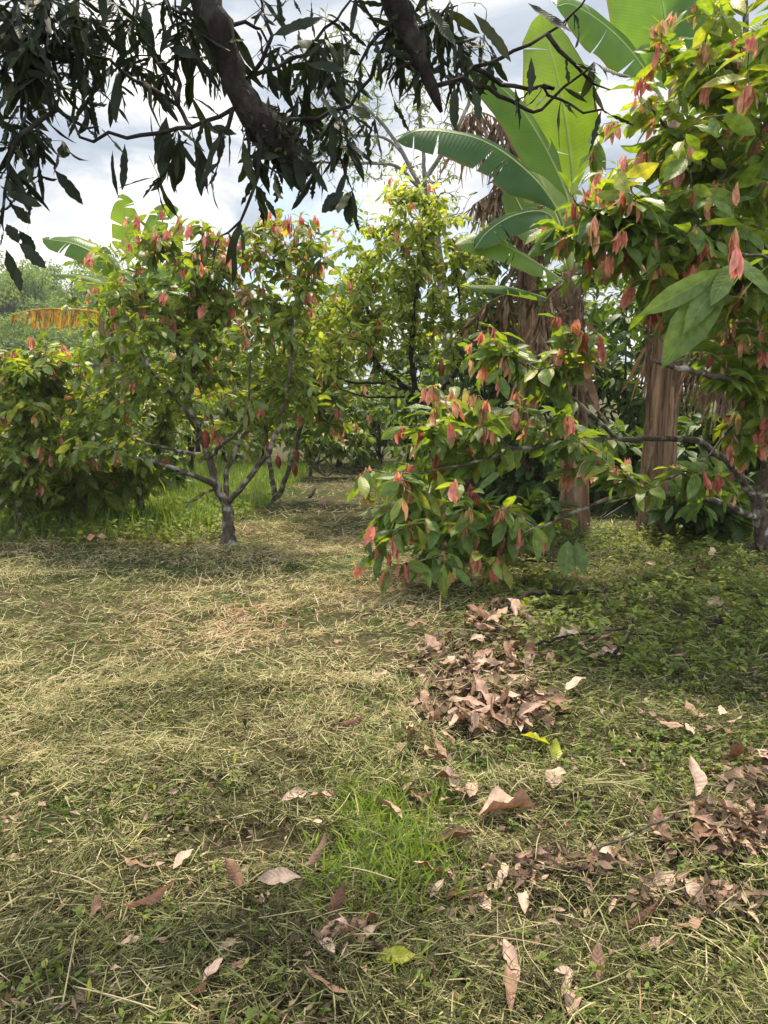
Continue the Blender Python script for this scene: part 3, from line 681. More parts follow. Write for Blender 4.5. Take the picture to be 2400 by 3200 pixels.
# sparse grey tree behind the middle, thin bare twigs against the sky
YI = 15.5
i_ = lambda x, y, dy=0: P(x, y, YI+dy)
bI = i_(1400, 1500); bI[2] = gz(bI[0], bI[1])
tree('sparse_tree', 'sparse pale barked tree with thin bare twigs rising behind the yellowing cacao', 'tree', None, bI,
     [([bI-[0, 0, .1], i_(1400, 1100), i_(1370, 800), i_(1330, 620)], .13, .09, False),
      ([i_(1330, 620), i_(1260, 480), i_(1180, 370), i_(1080, 280), i_(1010, 150)], .045, .012, False),
      ([i_(1330, 620), i_(1320, 450), i_(1300, 250, .3), i_(1270, 60, .4)], .045, .012, False),
      ([i_(1330, 620), i_(1240, 520, -.3), i_(1080, 510, -.4), i_(930, 505, -.5)], .035, .018, False),
      ([i_(1330, 560), i_(1440, 380), i_(1500, 200), i_(1520, 50)], .05, .012, False),
      ([i_(1260, 480), i_(1200, 430), i_(1090, 420), i_(1000, 380)], .03, .01, False)],
     lambda r: [ell(1120, 250, YI, 230, 220, 1.2, 300, r, .2), ell(1330, 300, YI, 210, 300, 1.2, 280, r, .2), ell(1100, 520, YI, 190, 90, .8, 120, r, .2), ell(1360, 600, YI, 140, 120, 1.0, 120, r, .3), ell(1030, 420, YI, 140, 110, .8, 90, r, .2)],
     71, leafmat='bush', barkmat='bark_pale', step=.14, rtip=.0062, leaf=dict(zone=.35, spacing=.09, L=(.08, .15), flush=0, nl=3, skip=.5))

# ------------------------------------------------------------------ banana plants
def banana_leaf(root, mid, hw, rng, tone, face=(0, -1, .4), drop=(.25, .25), tears=6, rib=.022, gap=.15, taper_base=.12, mat='banana', hang=.25):
    """mid: midrib points; hw: half width in metres; drop: how far each half hangs (radians)"""
    c = spline(mid, .05); n = len(c)
    s = np.concatenate([[0], np.cumsum(np.linalg.norm(np.diff(c, axis=0), axis=1))]); s /= s[-1]
    T = unit(np.gradient(c, axis=0)); F = np.asarray(face, float)
    Fn = unit(F-T*(T@F)[:, None]); X = np.cross(T, Fn)
    w = hw*np.interp(s, [0, taper_base, taper_base+.12, .45, .7, .88, .97, 1], [0, 0, .62, 1, .95, .66, .28, .02])
    g = Geo(); nw = 7; uu = np.linspace(0, 1, nw)
    for k, sd in enumerate((-1, 1)):
        cuts = np.sort(rng.uniform(taper_base+.12, .96, tears)) if tears else np.array([])
        edges = np.concatenate([[0], cuts, [1]])
        for e in range(len(edges)-1):
            lo, hi = edges[e], edges[e+1]
            if hi-lo < .004: continue
            m = max(3, int((hi-lo)*n)+1); ss = np.linspace(lo, hi, m)
            cc = np.stack([np.interp(ss, s, c[:, j]) for j in range(3)], 1)
            TT = unit(np.stack([np.interp(ss, s, T[:, j]) for j in range(3)], 1)); FF = unit(np.stack([np.interp(ss, s, Fn[:, j]) for j in range(3)], 1))
            XX = unit(np.stack([np.interp(ss, s, X[:, j]) for j in range(3)], 1))
            ww = np.interp(ss, s, w)
            da = drop[k]+rng.normal(0, .10 if tears else .02)
            ga = gap*rng.random()
            fr = (ss-lo)/(hi-lo)-.5
            sk = -ga*fr*(hi-lo)*0.9
            wav = .05*np.sin(ss*23+rng.random()*6)
            th = da*uu[None]+ (hang*uu[None]**2) + wav[:, None]*uu[None]
            du = np.gradient(uu)
            lx = np.cumsum(np.cos(th), 1)/nw; lz = np.cumsum(np.sin(th), 1)/nw
            lx -= lx[:, :1]; lz -= lz[:, :1]
            v = cc[:, None]+sd*(ww[:, None]*lx)[..., None]*XX[:, None]-(ww[:, None]*lz)[..., None]*FF[:, None]
            tl = np.linalg.norm(c[-1]-c[0])
            v = v+((sk*tl*2)[:, None]*uu[None]**1.2)[..., None]*TT[:, None]+(.28*ww[:, None]*uu[None])[..., None]*TT[:, None]
            aa = (np.arange(m-1)[:, None]*nw+np.arange(nw-1)[None]).ravel()
            q = np.stack([aa, aa+1, aa+nw+1, aa+nw], 1)
            uv = np.empty((m, nw, 2)); uv[..., 0] = .5+.5*uu[None]*sd; uv[..., 1] = ss[:, None]
            g.add(v.reshape(-1, 3), q, np.full(m*nw, np.clip(tone+rng.normal(0, .03), 0, 1)), uv.reshape(-1, 2))
    o = g.build('leaf', M[mat], root)
    gr = Geo(); r = rib*np.interp(s, [0, .15, 1], [1.3, 1, .15])
    off = -Fn*r[:, None]*.5
    tube(gr, c+off, r, 8, rng); gr.build('midrib', M['banana_rib'] if mat == 'banana' else M['deadleaf'], o)
    return o
def dead_leaf(root, mid, length, rng, n=60, width=.05, mat='deadleaf', tone=.5, name='dead_leaf', spread=.35, side=None):
    c = spline(mid, .04); g = Geo()
    tube(g, c, np.linspace(.022, .007, len(c)), 6, rng)
    idx = rng.integers(0, len(c), n); b = c[idx]
    D = unit(np.array([0, 0, -1.])+rng.normal(0, spread, (n, 3))*np.array([1, 1, .5]))
    L = length*rng.uniform(.45, 1.1, n)*np.interp(idx/len(c), [0, .15, .7, 1], [.5, 1, 1, .5])
    g.add(*leaves(b, D, rng.normal(0, 1, (n, 3)), L, width*rng.uniform(.4, 1.4, n), bend=rng.normal(0, .3, n), fold=rng.uniform(0, .9, n), rnd=np.clip(tone+rng.normal(0, .22, n), 0, 1), nl=7, nw=2, shape='strip', jag=.4, wave=.25, twist=rng.normal(0, 1.2, n), rng=rng))
    return g.build(name, M[mat], root)
def banana_stem(root, pts, r0, r1, rng, sheaths=9):
    g = Geo(); c = spline(pts, .12); n = len(c)
    r = np.linspace(r0, r1, n)*(1+.10*np.exp(-np.linspace(0, 8, n)))
    tube(g, c, r, 18, rng, .05)
    st = g.build('pseudostem', M['pseudostem'], root)
    for k in range(sheaths):
        i = rng.integers(0, n-3); th = rng.random()*6.28; out = np.array([math.cos(th), math.sin(th), 0])
        L = rng.uniform(.5, 1.4)
        up = rng.random() < .5
        d = unit(c[min(i+3, n-1)]-c[i])*(1 if up else -1)
        g2 = Geo(); g2.add(*leaves((c[i]+out*(r[i]*.96))[None], d+out*.03, out+rng.normal(0, .05, 3), L, rng.uniform(.10, .2), bend=-.05, fold=0, curl=-.7, rnd=rng.random(), nl=8, nw=4, shape='strip', jag=.25, wave=.1, rng=rng)); g2.build('leaf_sheath', M['deadleaf'], root)
    return st
rb = np.random.default_rng(81)
YG = 9.8
g_ = lambda x, y, dy=0: P(x, y, YG+dy)
bG = g_(1795, 1655); bG[2] = gz(bG[0], bG[1])
BG = 'banana plants'
rG = empty('banana_plant', tuple(bG), 'tall banana plant with bright backlit leaves and dead leaves hung round its stem', 'banana plant', BG)
banana_stem(rG, [bG-[0, 0, .1], g_(1795, 1400), g_(1790, 1100), g_(1785, 850)], .20, .11, rb, 14)
k = PX(YG); top = g_(1785, 850)
VS = (0, -.9, .45)
banana_leaf(rG, [top, g_(1800, 700, .1), g_(1793, 579, .2), g_(1771, 398, .3), g_(1735, 217, .4), g_(1706, 108, .5), g_(1690, 40, .5)], 135*k, rb, .95, face=(.1, -1, .15), drop=(.05, .1), tears=2, taper_base=.30, gap=.03, hang=.05)
banana_leaf(rG, [top, g_(1790, 690), g_(1757, 571, -.1), g_(1685, 427, -.2), g_(1605, 311, -.3), g_(1511, 231, -.4), g_(1460, 205, -.4)], 130*k, rb, .55, face=(.55, -.8, .3), drop=(.1, .5), tears=1, taper_base=.30, gap=.02, hang=.3)
banana_leaf(rG, [top, g_(1760, 700, -.3), g_(1699, 590, -.5), g_(1605, 499, -.7), g_(1511, 441, -.8), g_(1417, 416, -.9), g_(1308, 409, -1.0), g_(1236, 440, -1.0)], 128*k, rb, .05, face=(.05, -.78, .62), drop=(.25, 1.2), tears=5, taper_base=.24, gap=.10, hang=.25)
banana_leaf(rG, [top, g_(1750, 720, -.3), g_(1699, 662, -.5), g_(1605, 673, -.8), g_(1525, 723, -1.0), g_(1482, 778, -1.1)], 84*k, rb, .2, face=(-.2, -.7, .7), drop=(.35, .7), tears=3, taper_base=.25)
banana_leaf(rG, [g_(1780, 900), g_(1735, 860, -.3), g_(1641, 800, -.7), g_(1540, 755, -.9), g_(1420, 765, -1.0)], 78*k, rb, .75, face=(-.1, -.75, .6), drop=(.2, .3), tears=4, taper_base=.16)
banana_leaf(rG, [g_(1775, 960), g_(1717, 935, -.3), g_(1591, 898, -.7), g_(1439, 890, -1.0)], 52*k, rb, .3, face=(0, -.3, .9), drop=(.5, .6), tears=6, taper_base=.16)
banana_leaf(rG, [top, g_(1765, 760, .3), g_(1745, 690, .5), g_(1690, 560, .9), g_(1640, 470, 1.2)], 95*k, rb, .9, face=(0, -1, .2), drop=(.1, .1), tears=3, taper_base=.15)
banana_leaf(rG, [top, g_(1730, 760, .4), g_(1660, 700, .8), g_(1600, 590, 1.1), g_(1590, 520, 1.2)], 70*k, rb, .5, face=(.1, -1, .1), drop=(.2, .2), tears=2)
banana_leaf(rG, [top, g_(1850, 760, -.2), g_(1930, 690, -.4), g_(2010, 650, -.6), g_(2100, 690, -.7)], 90*k, rb, .6, face=(.1, -.6, .8), drop=(.3, .5), tears=6)
for pts, L, n, tn in (([g_(1770, 880, -.2), g_(1720, 920, -.4), g_(1690, 1000, -.5), g_(1678, 1100, -.5)], .55, 60, .62), ([g_(1800, 900, -.2), g_(1820, 960, -.3), g_(1815, 1100, -.3)], .6, 34, .55),
                      ([g_(1760, 900, -.25), g_(1745, 1050, -.3), g_(1750, 1250, -.3)], .5, 20, .45), ([g_(1790, 1000, -.26), g_(1800, 1250, -.3)], .7, 46, .4), ([g_(1740, 900, .3), g_(1560, 930, .4), g_(1480, 990, .4)], .6, 60, .3)):
    dead_leaf(rG, pts, L, rb, int(n*.6), tone=tn-.08, width=.075)
YM = 9.4
m_ = lambda x, y, dy=0: P(x, y, YM+dy)
bM = m_(2050, 1660); bM[2] = gz(bM[0], bM[1])
rM = empty('banana_plant', tuple(bM), 'banana plant with a thick bare brown stem and huge leaves at the top edge', 'banana plant', BG)
banana_stem(rM, [bM-[0, 0, .1], m_(2060, 1400), m_(2085, 1100), m_(2110, 700), m_(2115, 420)], .215, .12, rb, 16)
k = PX(YM); tm = m_(2115, 430)
banana_leaf(rM, [tm, m_(2080, 330, -.1), m_(2039, 253, -.2), m_(1960, 145, -.4), m_(1873, 65, -.6), m_(1786, 14, -.8), m_(1740, 20, -.9)], 120*k, rb, .6, face=(.3, -.8, .4), drop=(.2, .5), tears=2, taper_base=.22, gap=.03)
banana_leaf(rM, [tm, m_(2105, 300), m_(2097, 181), m_(2080, 60), m_(2050, -100), m_(2010, -240)], 190*k, rb, .45, face=(.1, -1, .1), drop=(.05, .1), tears=1, taper_base=.2, gap=.02)
banana_leaf(rM, [tm, m_(2140, 320), m_(2160, 180, .1), m_(2172, 0, .2), m_(2190, -200, .3)], 165*k, rb, .8, face=(0, -1, .1), drop=(.05, .1), tears=2, taper_base=.2, gap=.03)
banana_leaf(rM, [tm, m_(2160, 350, .2), m_(2280, 200, .5), m_(2420, 90, .8), m_(2560, 60, 1.0)], 130*k, rb, .7, face=(-.2, -.8, .5), drop=(.2, .4), tears=4)
for pts, L, n, tn in (([m_(2110, 700, -.25), m_(2200, 900, -.4), m_(2230, 1050, -.5)], .8, 70, .5), ([m_(2120, 700, .2), m_(2330, 950, .5), m_(2420, 1100, .6)], .9, 90, .55), ([m_(2110, 760, .3), m_(2250, 1020, .8), m_(2300, 1150, .9)], .9, 80, .45)):
    dead_leaf(rM, pts, L, rb, int(n*.5), tone=tn-.08, width=.085)
for pts, L, n, tn in (([m_(2120, 980, .1), m_(2230, 1040, .0), m_(2330, 1120, -.1)], 1.1, 90, .6),
                      ([m_(2120, 1000, .1), m_(2300, 1080, .3), m_(2440, 1160, .4)], 1.1, 90, .5)):
    dead_leaf(rM, pts, L, rb, n, tone=tn)
for pts, L, n, tn in (([g_(1790, 960, -.3), g_(1710, 1010, -.45), g_(1680, 1120, -.5)], .8, 22, .6), ([g_(1800, 1000, -.3), g_(1800, 1300, -.33)], .9, 18, .65)):
    dead_leaf(rG, pts, L, rb, n, tone=tn, width=.13)
# dead brown leaf hanging high behind the mango twigs, on a plant further back
YN = 12.5
n_ = lambda x, y, dy=0: P(x, y, YN+dy)
bN = n_(1640, 1560); bN[2] = gz(bN[0], bN[1])
rN = empty('banana_plant', tuple(bN), 'banana plant behind the tall one with a withered brown leaf hanging against the sky', 'banana plant', BG)
banana_stem(rN, [bN-[0, 0, .1], n_(1650, 1100), n_(1640, 700), n_(1630, 480)], .19, .11, rb, 8)
dead_leaf(rN, [n_(1630, 480), n_(1560, 380), n_(1480, 350), n_(1420, 400)], 1.1, rb, 120, width=.06, tone=.3)
dead_leaf(rN, [n_(1630, 480), n_(1600, 560), n_(1540, 600), n_(1480, 640)], .8, rb, 90, width=.06, tone=.35)
dead_leaf(rN, [n_(1632, 500, -.2), n_(1636, 700, -.22), n_(1640, 900, -.24)], .8, rb, 120, width=.06, tone=.35)
dead_leaf(rN, [n_(1632, 500, -.1), n_(1680, 620, -.3), n_(1690, 800, -.3)], .7, rb, 80, width=.06, tone=.3)
k = PX(YN)
banana_leaf(rN, [n_(1630, 480), n_(1700, 330), n_(1780, 240), n_(1880, 250)], 100*k, rb, .6, drop=(.3, .3))
YQ = 10.9
q_ = lambda x, y, dy=0: P(x, y, YQ+dy)
bQ = q_(2290, 1600); bQ[2] = gz(bQ[0], bQ[1])
rQ = empty('banana_plant', tuple(bQ), 'withered banana plant hung with a brown curtain of dead leaves at the right edge', 'banana plant', BG)
banana_stem(rQ, [bQ-[0, 0, .1], q_(2290, 1200), q_(2285, 850)], .17, .11, rb, 6)
for pts in ([q_(2285, 850, -.1), q_(2200, 900, -.3), q_(2130, 1010, -.4)], [q_(2285, 850, -.1), q_(2370, 920, -.3), q_(2430, 1040, -.4)], [q_(2285, 900, -.2), q_(2270, 1000, -.4), q_(2260, 1150, -.4)],
            [q_(2285, 880, -.1), q_(2170, 960, .1), q_(2020, 1080, .2)], [q_(2285, 900, -.15), q_(2330, 1050, -.3), q_(2340, 1200, -.3)]):
    dead_leaf(rQ, pts, 1.25, rb, 90, tone=.5, width=.06, spread=.22)
# left, behind the forked cacao
YJ = 12.4
j_ = lambda x, y, dy=0: P(x, y, YJ+dy)
bJ = j_(400, 1560); bJ[2] = gz(bJ[0], bJ[1]); k = PX(YJ)
rJ = empty('banana_plant', tuple(bJ), 'banana plant whose upright leaf rises above the forked cacao on the left', 'banana plant', BG)
banana_stem(rJ, [bJ-[0, 0, .1], j_(405, 1200), j_(400, 900)], .17, .10, rb, 5)
tj = j_(400, 900)
banana_leaf(rJ, [tj, j_(400, 800), j_(392, 700), j_(385, 605)], 52*k, rb, .85, face=(.2, -1, .1), drop=(.1, .1), tears=3, taper_base=.25)
banana_leaf(rJ, [tj, j_(345, 825), j_(240, 765), j_(130, 745)], 58*k, rb, .55, face=(.1, -.75, .6), drop=(.3, .3), tears=3, taper_base=.15)
banana_leaf(rJ, [tj, j_(320, 880), j_(250, 862), j_(172, 858)], 36*k, rb, .45, face=(0, -.5, .8), drop=(.3, .4), tears=2, taper_base=.12)
banana_leaf(rJ, [tj, j_(440, 820), j_(480, 720), j_(500, 665), j_(560, 655)], 48*k, rb, .6, face=(-.2, -.9, .3), drop=(.2, .3), tears=3, taper_base=.2)
banana_leaf(rJ, [tj, j_(350, 840, .2), j_(270, 790, .3), j_(230, 750, .4)], 48*k, rb, .7, face=(.2, -.9, .3), drop=(.2, .2), tears=2, taper_base=.15)
YK = 11.6
k_ = lambda x, y, dy=0: P(x, y, YK+dy)
bK = k_(330, 1580); bK[2] = gz(bK[0], bK[1])
rK = empty('banana_plant', tuple(bK), 'banana plant with a withered golden fringed leaf stretched out over the left bushy cacao', 'banana plant', BG)
banana_stem(rK, [bK-[0, 0, .1], k_(335, 1250), k_(330, 1000)], .15, .09, rb, 5)
dead_leaf(rK, [k_(330, 1000), k_(300, 975), k_(200, 966), k_(110, 968), k_(42, 985)], .34, rb, 100, width=.05, mat='goldleaf', tone=.55, spread=.16)
banana_leaf(rK, [k_(330, 1000), k_(430, 900), k_(560, 860), k_(680, 880)], .3, rb, .7, drop=(.3, .4))

# ------------------------------------------------------------------ hillside trees, far left
rh = np.random.default_rng(91)
def far_tree(label, x, y, H, R, seed, wispy=False):
    r = np.random.default_rng(seed); z0 = float(hillh(x, y)); b = np.array([x, y, z0])
    root = empty('hillside_tree', tuple(b), label, 'tree', 'trees on the far hillside')
    gt = Geo(); tube(gt, spline([b-[0, 0, .3], b+[0, 0, H*.4], b+[.2, 0, H*.85]], .5), np.linspace(.22, .05, len(spline([b-[0, 0, .3], b+[0, 0, H*.4], b+[.2, 0, H*.85]], .5))), 6, r)
    gl = Geo()
    for _ in range(16):
        th = r.random()*6.28; rr = R*r.random()**.5*.8
        c = b+np.array([rr*math.cos(th), rr*math.sin(th), H*r.uniform(.12 if not wispy else .4, .92)])
        n = 30 if wispy else 110
        d = unit(r.normal(size=(n, 3)))*(r.random((n, 1))**.4)*R*np.array([.42, .42, .34])
        gl.add(*leaves(c+d, r.normal(0, 1, (n, 3))+[0, 0, -.2], UP+r.normal(0, .8, (n, 3)), r.uniform(.25, .5, n), r.uniform(.14, .28, n), nl=2, nw=2, shape='ovate', rnd=np.clip(r.normal(.45, .22)+r.normal(0, .12, n), 0, 1), rng=r))
        tube(gt, spline([b+[0, 0, H*.35], (b+[0, 0, H*.35])*.5+c*.5+[0, 0, -.2], c], .6), .05, 4, r)
    gt.build('trunk', M['bark_dark'], root); gl.build('crown', M['farleaf'], root)
kinds = ['rounded', 'broad', 'leaning', 'tall', 'low']
spots = [(-46, 88, 6, 3.4), (-41, 84, 5, 3.2), (-36, 82, 6.5, 3.0), (-33, 92, 6, 3.5), (-29, 84, 5.5, 3.0), (-38, 96, 6.5, 3.2), (-44, 98, 6, 3.2), (-26, 92, 7, 3.4), (-34, 72, 5.5, 3.0), (-29, 70, 6, 3.2), (-24, 76, 6, 3.0), (-38, 66, 5, 3.0), (-21, 88, 6.5, 3.5)]
hl = ['rounded green tree at the left edge of the far hill', 'broad pale tree on the far hill crest, second from the left edge', 'bushy tree on the hill above the golden fringed leaf', 'domed tree on the hill crest beside the banana leaf', 'green tree low on the hill right of the golden leaf', 'tree top on the hill crest behind the domed crowns', 'tree on the far hill crest next to the photo edge', 'tree on the hill just behind the banana leaf', 'dark tree at the foot of the hill, below the golden leaf', 'tree at the foot of the hill behind the left bushy cacao', 'tree at the hill foot hidden mostly by the forked cacao', 'low dark tree at the hill foot at the left edge', 'tree on the hill hidden mostly behind the upright banana leaf']
extra_hill = ['rounded tree in the wood covering the near slope of the far hill', 'tree in the wood on the upper slope of the far hill']
for i in range(34):
    spots.append((rh.uniform(-52, -19), rh.uniform(66, 96), rh.uniform(4.5, 7), rh.uniform(2.8, 3.8))); hl.append(extra_hill[int(spots[-1][1] > 80)])
for i, ((x, y, H, R), lb) in enumerate(zip(spots, hl)): far_tree(lb, x, y, H, R, 910+i)
far_tree('thin wispy tree standing up from the far hill crest', -33, 97, 10, 2.6, 940, True)
far_tree('wispy tree top on the hill beside the left photo edge', -44, 100, 9, 2.6, 941, True)

# ------------------------------------------------------------------ mango tree reaching over the camera
rm = np.random.default_rng(101)
sk = Skel(rm, .07)
YO = 3.0
o_ = lambda x, y, dy=0: P(x, y, YO+dy)
bO = np.array([1.0, -2.0, float(gz(1, -2))])
fork = np.array([.75, -1.3, 3.3])
sk.limb([bO-[0, 0, .1], [.95, -1.8, 1.6], fork], .20, .15, -1)
z1 = lambda x, y, dy=0: o_(x/1.3825, y/1.3825, dy)
z2 = lambda x, y, dy=0: o_(1200+x/1.3825, y/1.3825, dy+.15)
sk.limb([fork, [.3, .2, 4.6], [-.3, 1.9, 4.4], o_(600, -260)], .12, .06)
sk.limb([o_(600, -260), o_(650, -20), o_(690, 130), o_(735, 260), o_(790, 360), o_(850, 425), o_(915, 475), o_(930, 500)], .056, .050)
sk.limb([fork, [.7, .3, 4.8], [.3, 2.2, 4.6], o_(1150, -200, .15)], .10, .062)
sk.limb([o_(1150, -200, .15), o_(1215, -30, .15), o_(1262, 70, .15), o_(1312, 180, .15), o_(1350, 265, .15), o_(1373, 350, .15)], .062, .014)
sk.limb([fork, [-.8, .3, 4.2], [-1.9, 1.9, 3.6], o_(-300, 20, -.1), z1(-40, 150, -.1), z1(60, 210, -.1), z1(130, 280), z1(170, 320)], .09, .022)
nl0 = len(sk.p)
BR = [
 [z1(860, 120, .05), z1(780, 60), z1(700, -30)], [z1(880, 180), z1(800, 110, -.1), z1(740, 20, -.15)],
 [z1(1030, 490), z1(900, 525, -.05), z1(700, 572, -.1), z1(480, 590, -.1), z1(350, 585, -.1), z1(290, 520, -.1), z1(180, 345, -.1)],
 [z1(830, 520, -.05), z1(770, 460), z1(640, 380), z1(470, 260), z1(350, 225), z1(200, 290)],
 [z1(770, 460), z1(765, 300, .1), z1(765, 100, .1), z1(765, -40, .1)], [z1(790, 470), z1(700, 300, .1), z1(610, 120, .15), z1(560, 0, .2)],
 [z1(1160, 330), z1(1300, 220, .1), z1(1480, 60, .15), z1(1530, -30, .2)],
 [z1(1220, 440), z1(1350, 520, .1), z1(1440, 640, .1), z1(1530, 820, .1)],
 [z1(1145, 520), z1(1130, 640, -.1), z1(1100, 780, -.1), z1(1040, 950, -.15), z1(940, 1030, -.2)],
 [z1(1290, 440, .05), z1(1440, 470, .1), z1(1560, 400, .15), z1(1640, 220, .15), z1(1700, 120, .15)],
 [z1(180, 340), z1(280, 500, -.05), z1(440, 560, -.05)], [z1(-20, 420), z1(100, 500), z1(210, 585)], [z1(-20, 300), z1(80, 330), z1(170, 325)],
 [z1(-20, 480, -.2), z1(60, 620, -.25), z1(30, 760, -.25), z1(20, 900, -.25), z1(30, 1010, -.25)],
 [z1(640, 380), z1(650, 480, -.1), z1(680, 560, -.1)], [z1(1000, 510), z1(950, 640, -.1), z1(900, 740, -.1)], [z1(1080, 520), z1(1080, 680, -.05), z1(1110, 800, 0)],
 [z1(1010, 85, .05), z1(1100, 110, .1), z1(1170, 190, .1)], [z1(1130, 310), z1(1160, 200, .05), z1(1150, 60, .1), z1(1100, -30, .1)],
 [z2(235, 340), z2(400, 300), z2(560, 220), z2(690, 150), z2(860, 10), z2(900, -40)], [z2(400, 310), z2(560, 370), z2(720, 400), z2(800, 460), z2(980, 490)],
 [z2(690, 165), z2(780, 260), z2(860, 330), z2(975, 395)], [z2(340, 325), z2(450, 400), z2(560, 440), z2(650, 485), z2(720, 430), z2(880, 300), z2(910, 260)],
 [z2(60, 90), z2(-60, 200), z2(-130, 330)], [z2(100, 130), z2(220, 90), z2(330, 20)], [z2(150, 230), z2(60, 300), z2(20, 420)], [z2(720, 300), z2(740, 380), z2(720, 400)],
]
for b in BR:
    pts = np.array(b); i = int(np.argmin(np.linalg.norm(np.array(sk.p)-pts[0], axis=1)))
    sk.limb(np.vstack([sk.p[i], pts[1:]]) if np.linalg.norm(np.array(sk.p[i])-pts[0]) < .35 else pts, .0095, .004, i, True)
tg = [ell(160, 90, 3.0, 290, 150, .45, 215, rm, .1), ell(60, 420, 2.9, 110, 200, .3, 30, rm, .1), ell(600, 110, 3.1, 250, 150, .4, 44, rm, .1), ell(1010, 170, 3.2, 230, 170, .35, 52, rm, .1),
      ell(1370, 120, 3.3, 230, 130, .35, 44, rm, .1), ell(560, 440, 2.95, 260, 70, .25, 18, rm, .1), ell(900, 480, 3.0, 160, 90, .2, 12, rm, .1), ell(1080, 420, 3.1, 160, 130, .25, 16, rm, .1), ell(60, 600, 2.8, 60, 130, .15, 8, rm, .1)]
sk.grow(np.vstack(tg), lo=nl0, sag=-.05, wander=.012, kpath=.1)
# the crown above the picture that shades the near lawn
up = []
for _ in range(36):
    up.append([rm.uniform(-2.4, 3.6), rm.uniform(3.4, 6.0), rm.uniform(4.5, 5.9)])
for x, y, z in ((-1.6, 4.2, 4.9), (.2, 4.6, 5.1), (1.8, 4.4, 5.0)):
    sk.limb([[.3*x, .4, 4.5], [x*.7, 2.4, 4.9], [x, y, z]], .05, .02)
up = np.array(up); sk.grow(up[up[:, 2] > 1.5+.52*up[:, 1]+.3], lo=nl0, sag=.05)
sk.radii(.0019, 3.0)
rO = empty('mango_tree', tuple(bO), 'mango tree with dark gnarled limbs and ragged hanging leaves arching over the lawn from above', 'tree')
gt = Geo(); sk.mesh(gt, rough=.2, sides_big=12)
# swollen scaly end of the big limb
gm = Geo()
for _ in range(420):
    t = rm.random(); c = (o_(800, 370)*(1-t)+o_(925, 495)*t); d = unit(rm.normal(size=3)); rr = .060*(1-.25*abs(t-.4))
    gm.add(*leaves((c+d*rr)[None], d+rm.normal(0, .6, 3), d+rm.normal(0, .4, 3), rm.uniform(.02, .055), rm.uniform(.012, .03), nl=2, nw=2, shape='ovate', rnd=rm.random(), rng=rm))
kb = spline([o_(790, 350), o_(850, 425), o_(905, 470), o_(940, 510)], .03)
tube(gt, kb, .062*np.interp(np.linspace(0, 1, len(kb)), [0, .3, .7, 1], [.85, 1.1, .95, .45]), 14, rm, .22)
gt.build('trunk', M['bark_dark'], rO); gm.build('bark_growth', M['moss'], rO)
gl = Geo()
B = []; D = []; L = []
for tip in sk.tips:
    pts = [sk.p[i] for i in sk.path(tip, .22)]
    if len(pts) < 2: continue
    tan = unit(np.array(pts[0])-pts[1])
    inview = pts[0][2] < 1.5+.52*pts[0][1]+.2
    for _ in range(rm.integers(4, 8)):
        b = pts[min(int(rm.random()**1.6*len(pts)), len(pts)-1)]
        B.append(b); D.append(unit(np.array([0, 0, -.75 if inview else -.4])+tan*.45+rm.normal(0, .42, 3))); L.append(rm.uniform(.07, .19))
for x, y, x1, y1, w in [(520, 365, 500, 555, .075), (870, 430, 912, 600, .06), (930, 425, 945, 600, .06), (760, 440, 775, 570, .05), (850, 112, 1010, 55, .06), (1075, 600, 1000, 660, .07), (1085, 600, 1092, 705, .06), (1090, 605, 1055, 665, .06), (1070, 600, 1020, 640, .05), (620, 470, 622, 625, .045), (390, 450, 392, 600, .04), (352, 470, 348, 620, .03), (560, 430, 548, 560, .045), (1340, 20, 1420, 150, .06), (1650, 10, 1780, 110, .06), (1480, 40, 1600, 190, .06), (1660, 180, 1660, 295, .05), (1420, 270, 1415, 400, .05), (1480, 270, 1500, 380, .05), (450, 0, 470, 180, .06), (370, 30, 385, 190, .07), (230, 0, 240, 150, .07), (120, 0, 150, 160, .07), (40, 20, 30, 190, .07), (170, 530, 260, 640, .05), (40, 640, 95, 700, .05), (20, 700, 60, 760, .05), (60, 760, 140, 835, .055), (20, 780, 50, 880, .05), (50, 830, 65, 915, .04), (60, 720, 110, 790, .05), (250, 220, 270, 310, .05), (960, 200, 1080, 220, .05), (1000, 300, 1060, 380, .06), (1100, 330, 1160, 380, .05), (620, 180, 530, 150, .05), (690, 400, 690, 500, .04), (740, 420, 640, 395, .05), (830, 620, 865, 680, .03)]:
    p0 = o_(x, y, -.05); p1 = o_(x1, y1, -.05+rm.normal(0, .04)); Lx = np.linalg.norm(p1-p0)
    gl.add(*leaves(p0[None], p1-p0, np.array([rm.normal(0, .5), -1, .3]), Lx, w*.95, bend=rm.normal(.1, .2), fold=.15, rnd=rm.random(), nl=16, nw=2, shape='mango', jag=.3, wave=.1, rng=rm))
n = len(B); L = np.array(L)
jm = rm.random(n) < .6
for sel, jg in ((jm, .78), (~jm, .2)):
    m = sel.sum()
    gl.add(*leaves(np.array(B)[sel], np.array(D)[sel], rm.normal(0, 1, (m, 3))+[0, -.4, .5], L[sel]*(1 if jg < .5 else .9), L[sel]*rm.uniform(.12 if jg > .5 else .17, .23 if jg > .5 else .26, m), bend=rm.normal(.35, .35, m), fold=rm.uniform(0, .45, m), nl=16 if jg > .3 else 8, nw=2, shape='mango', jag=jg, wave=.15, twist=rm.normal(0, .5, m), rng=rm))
gl.build('crown', M['mango'], rO)

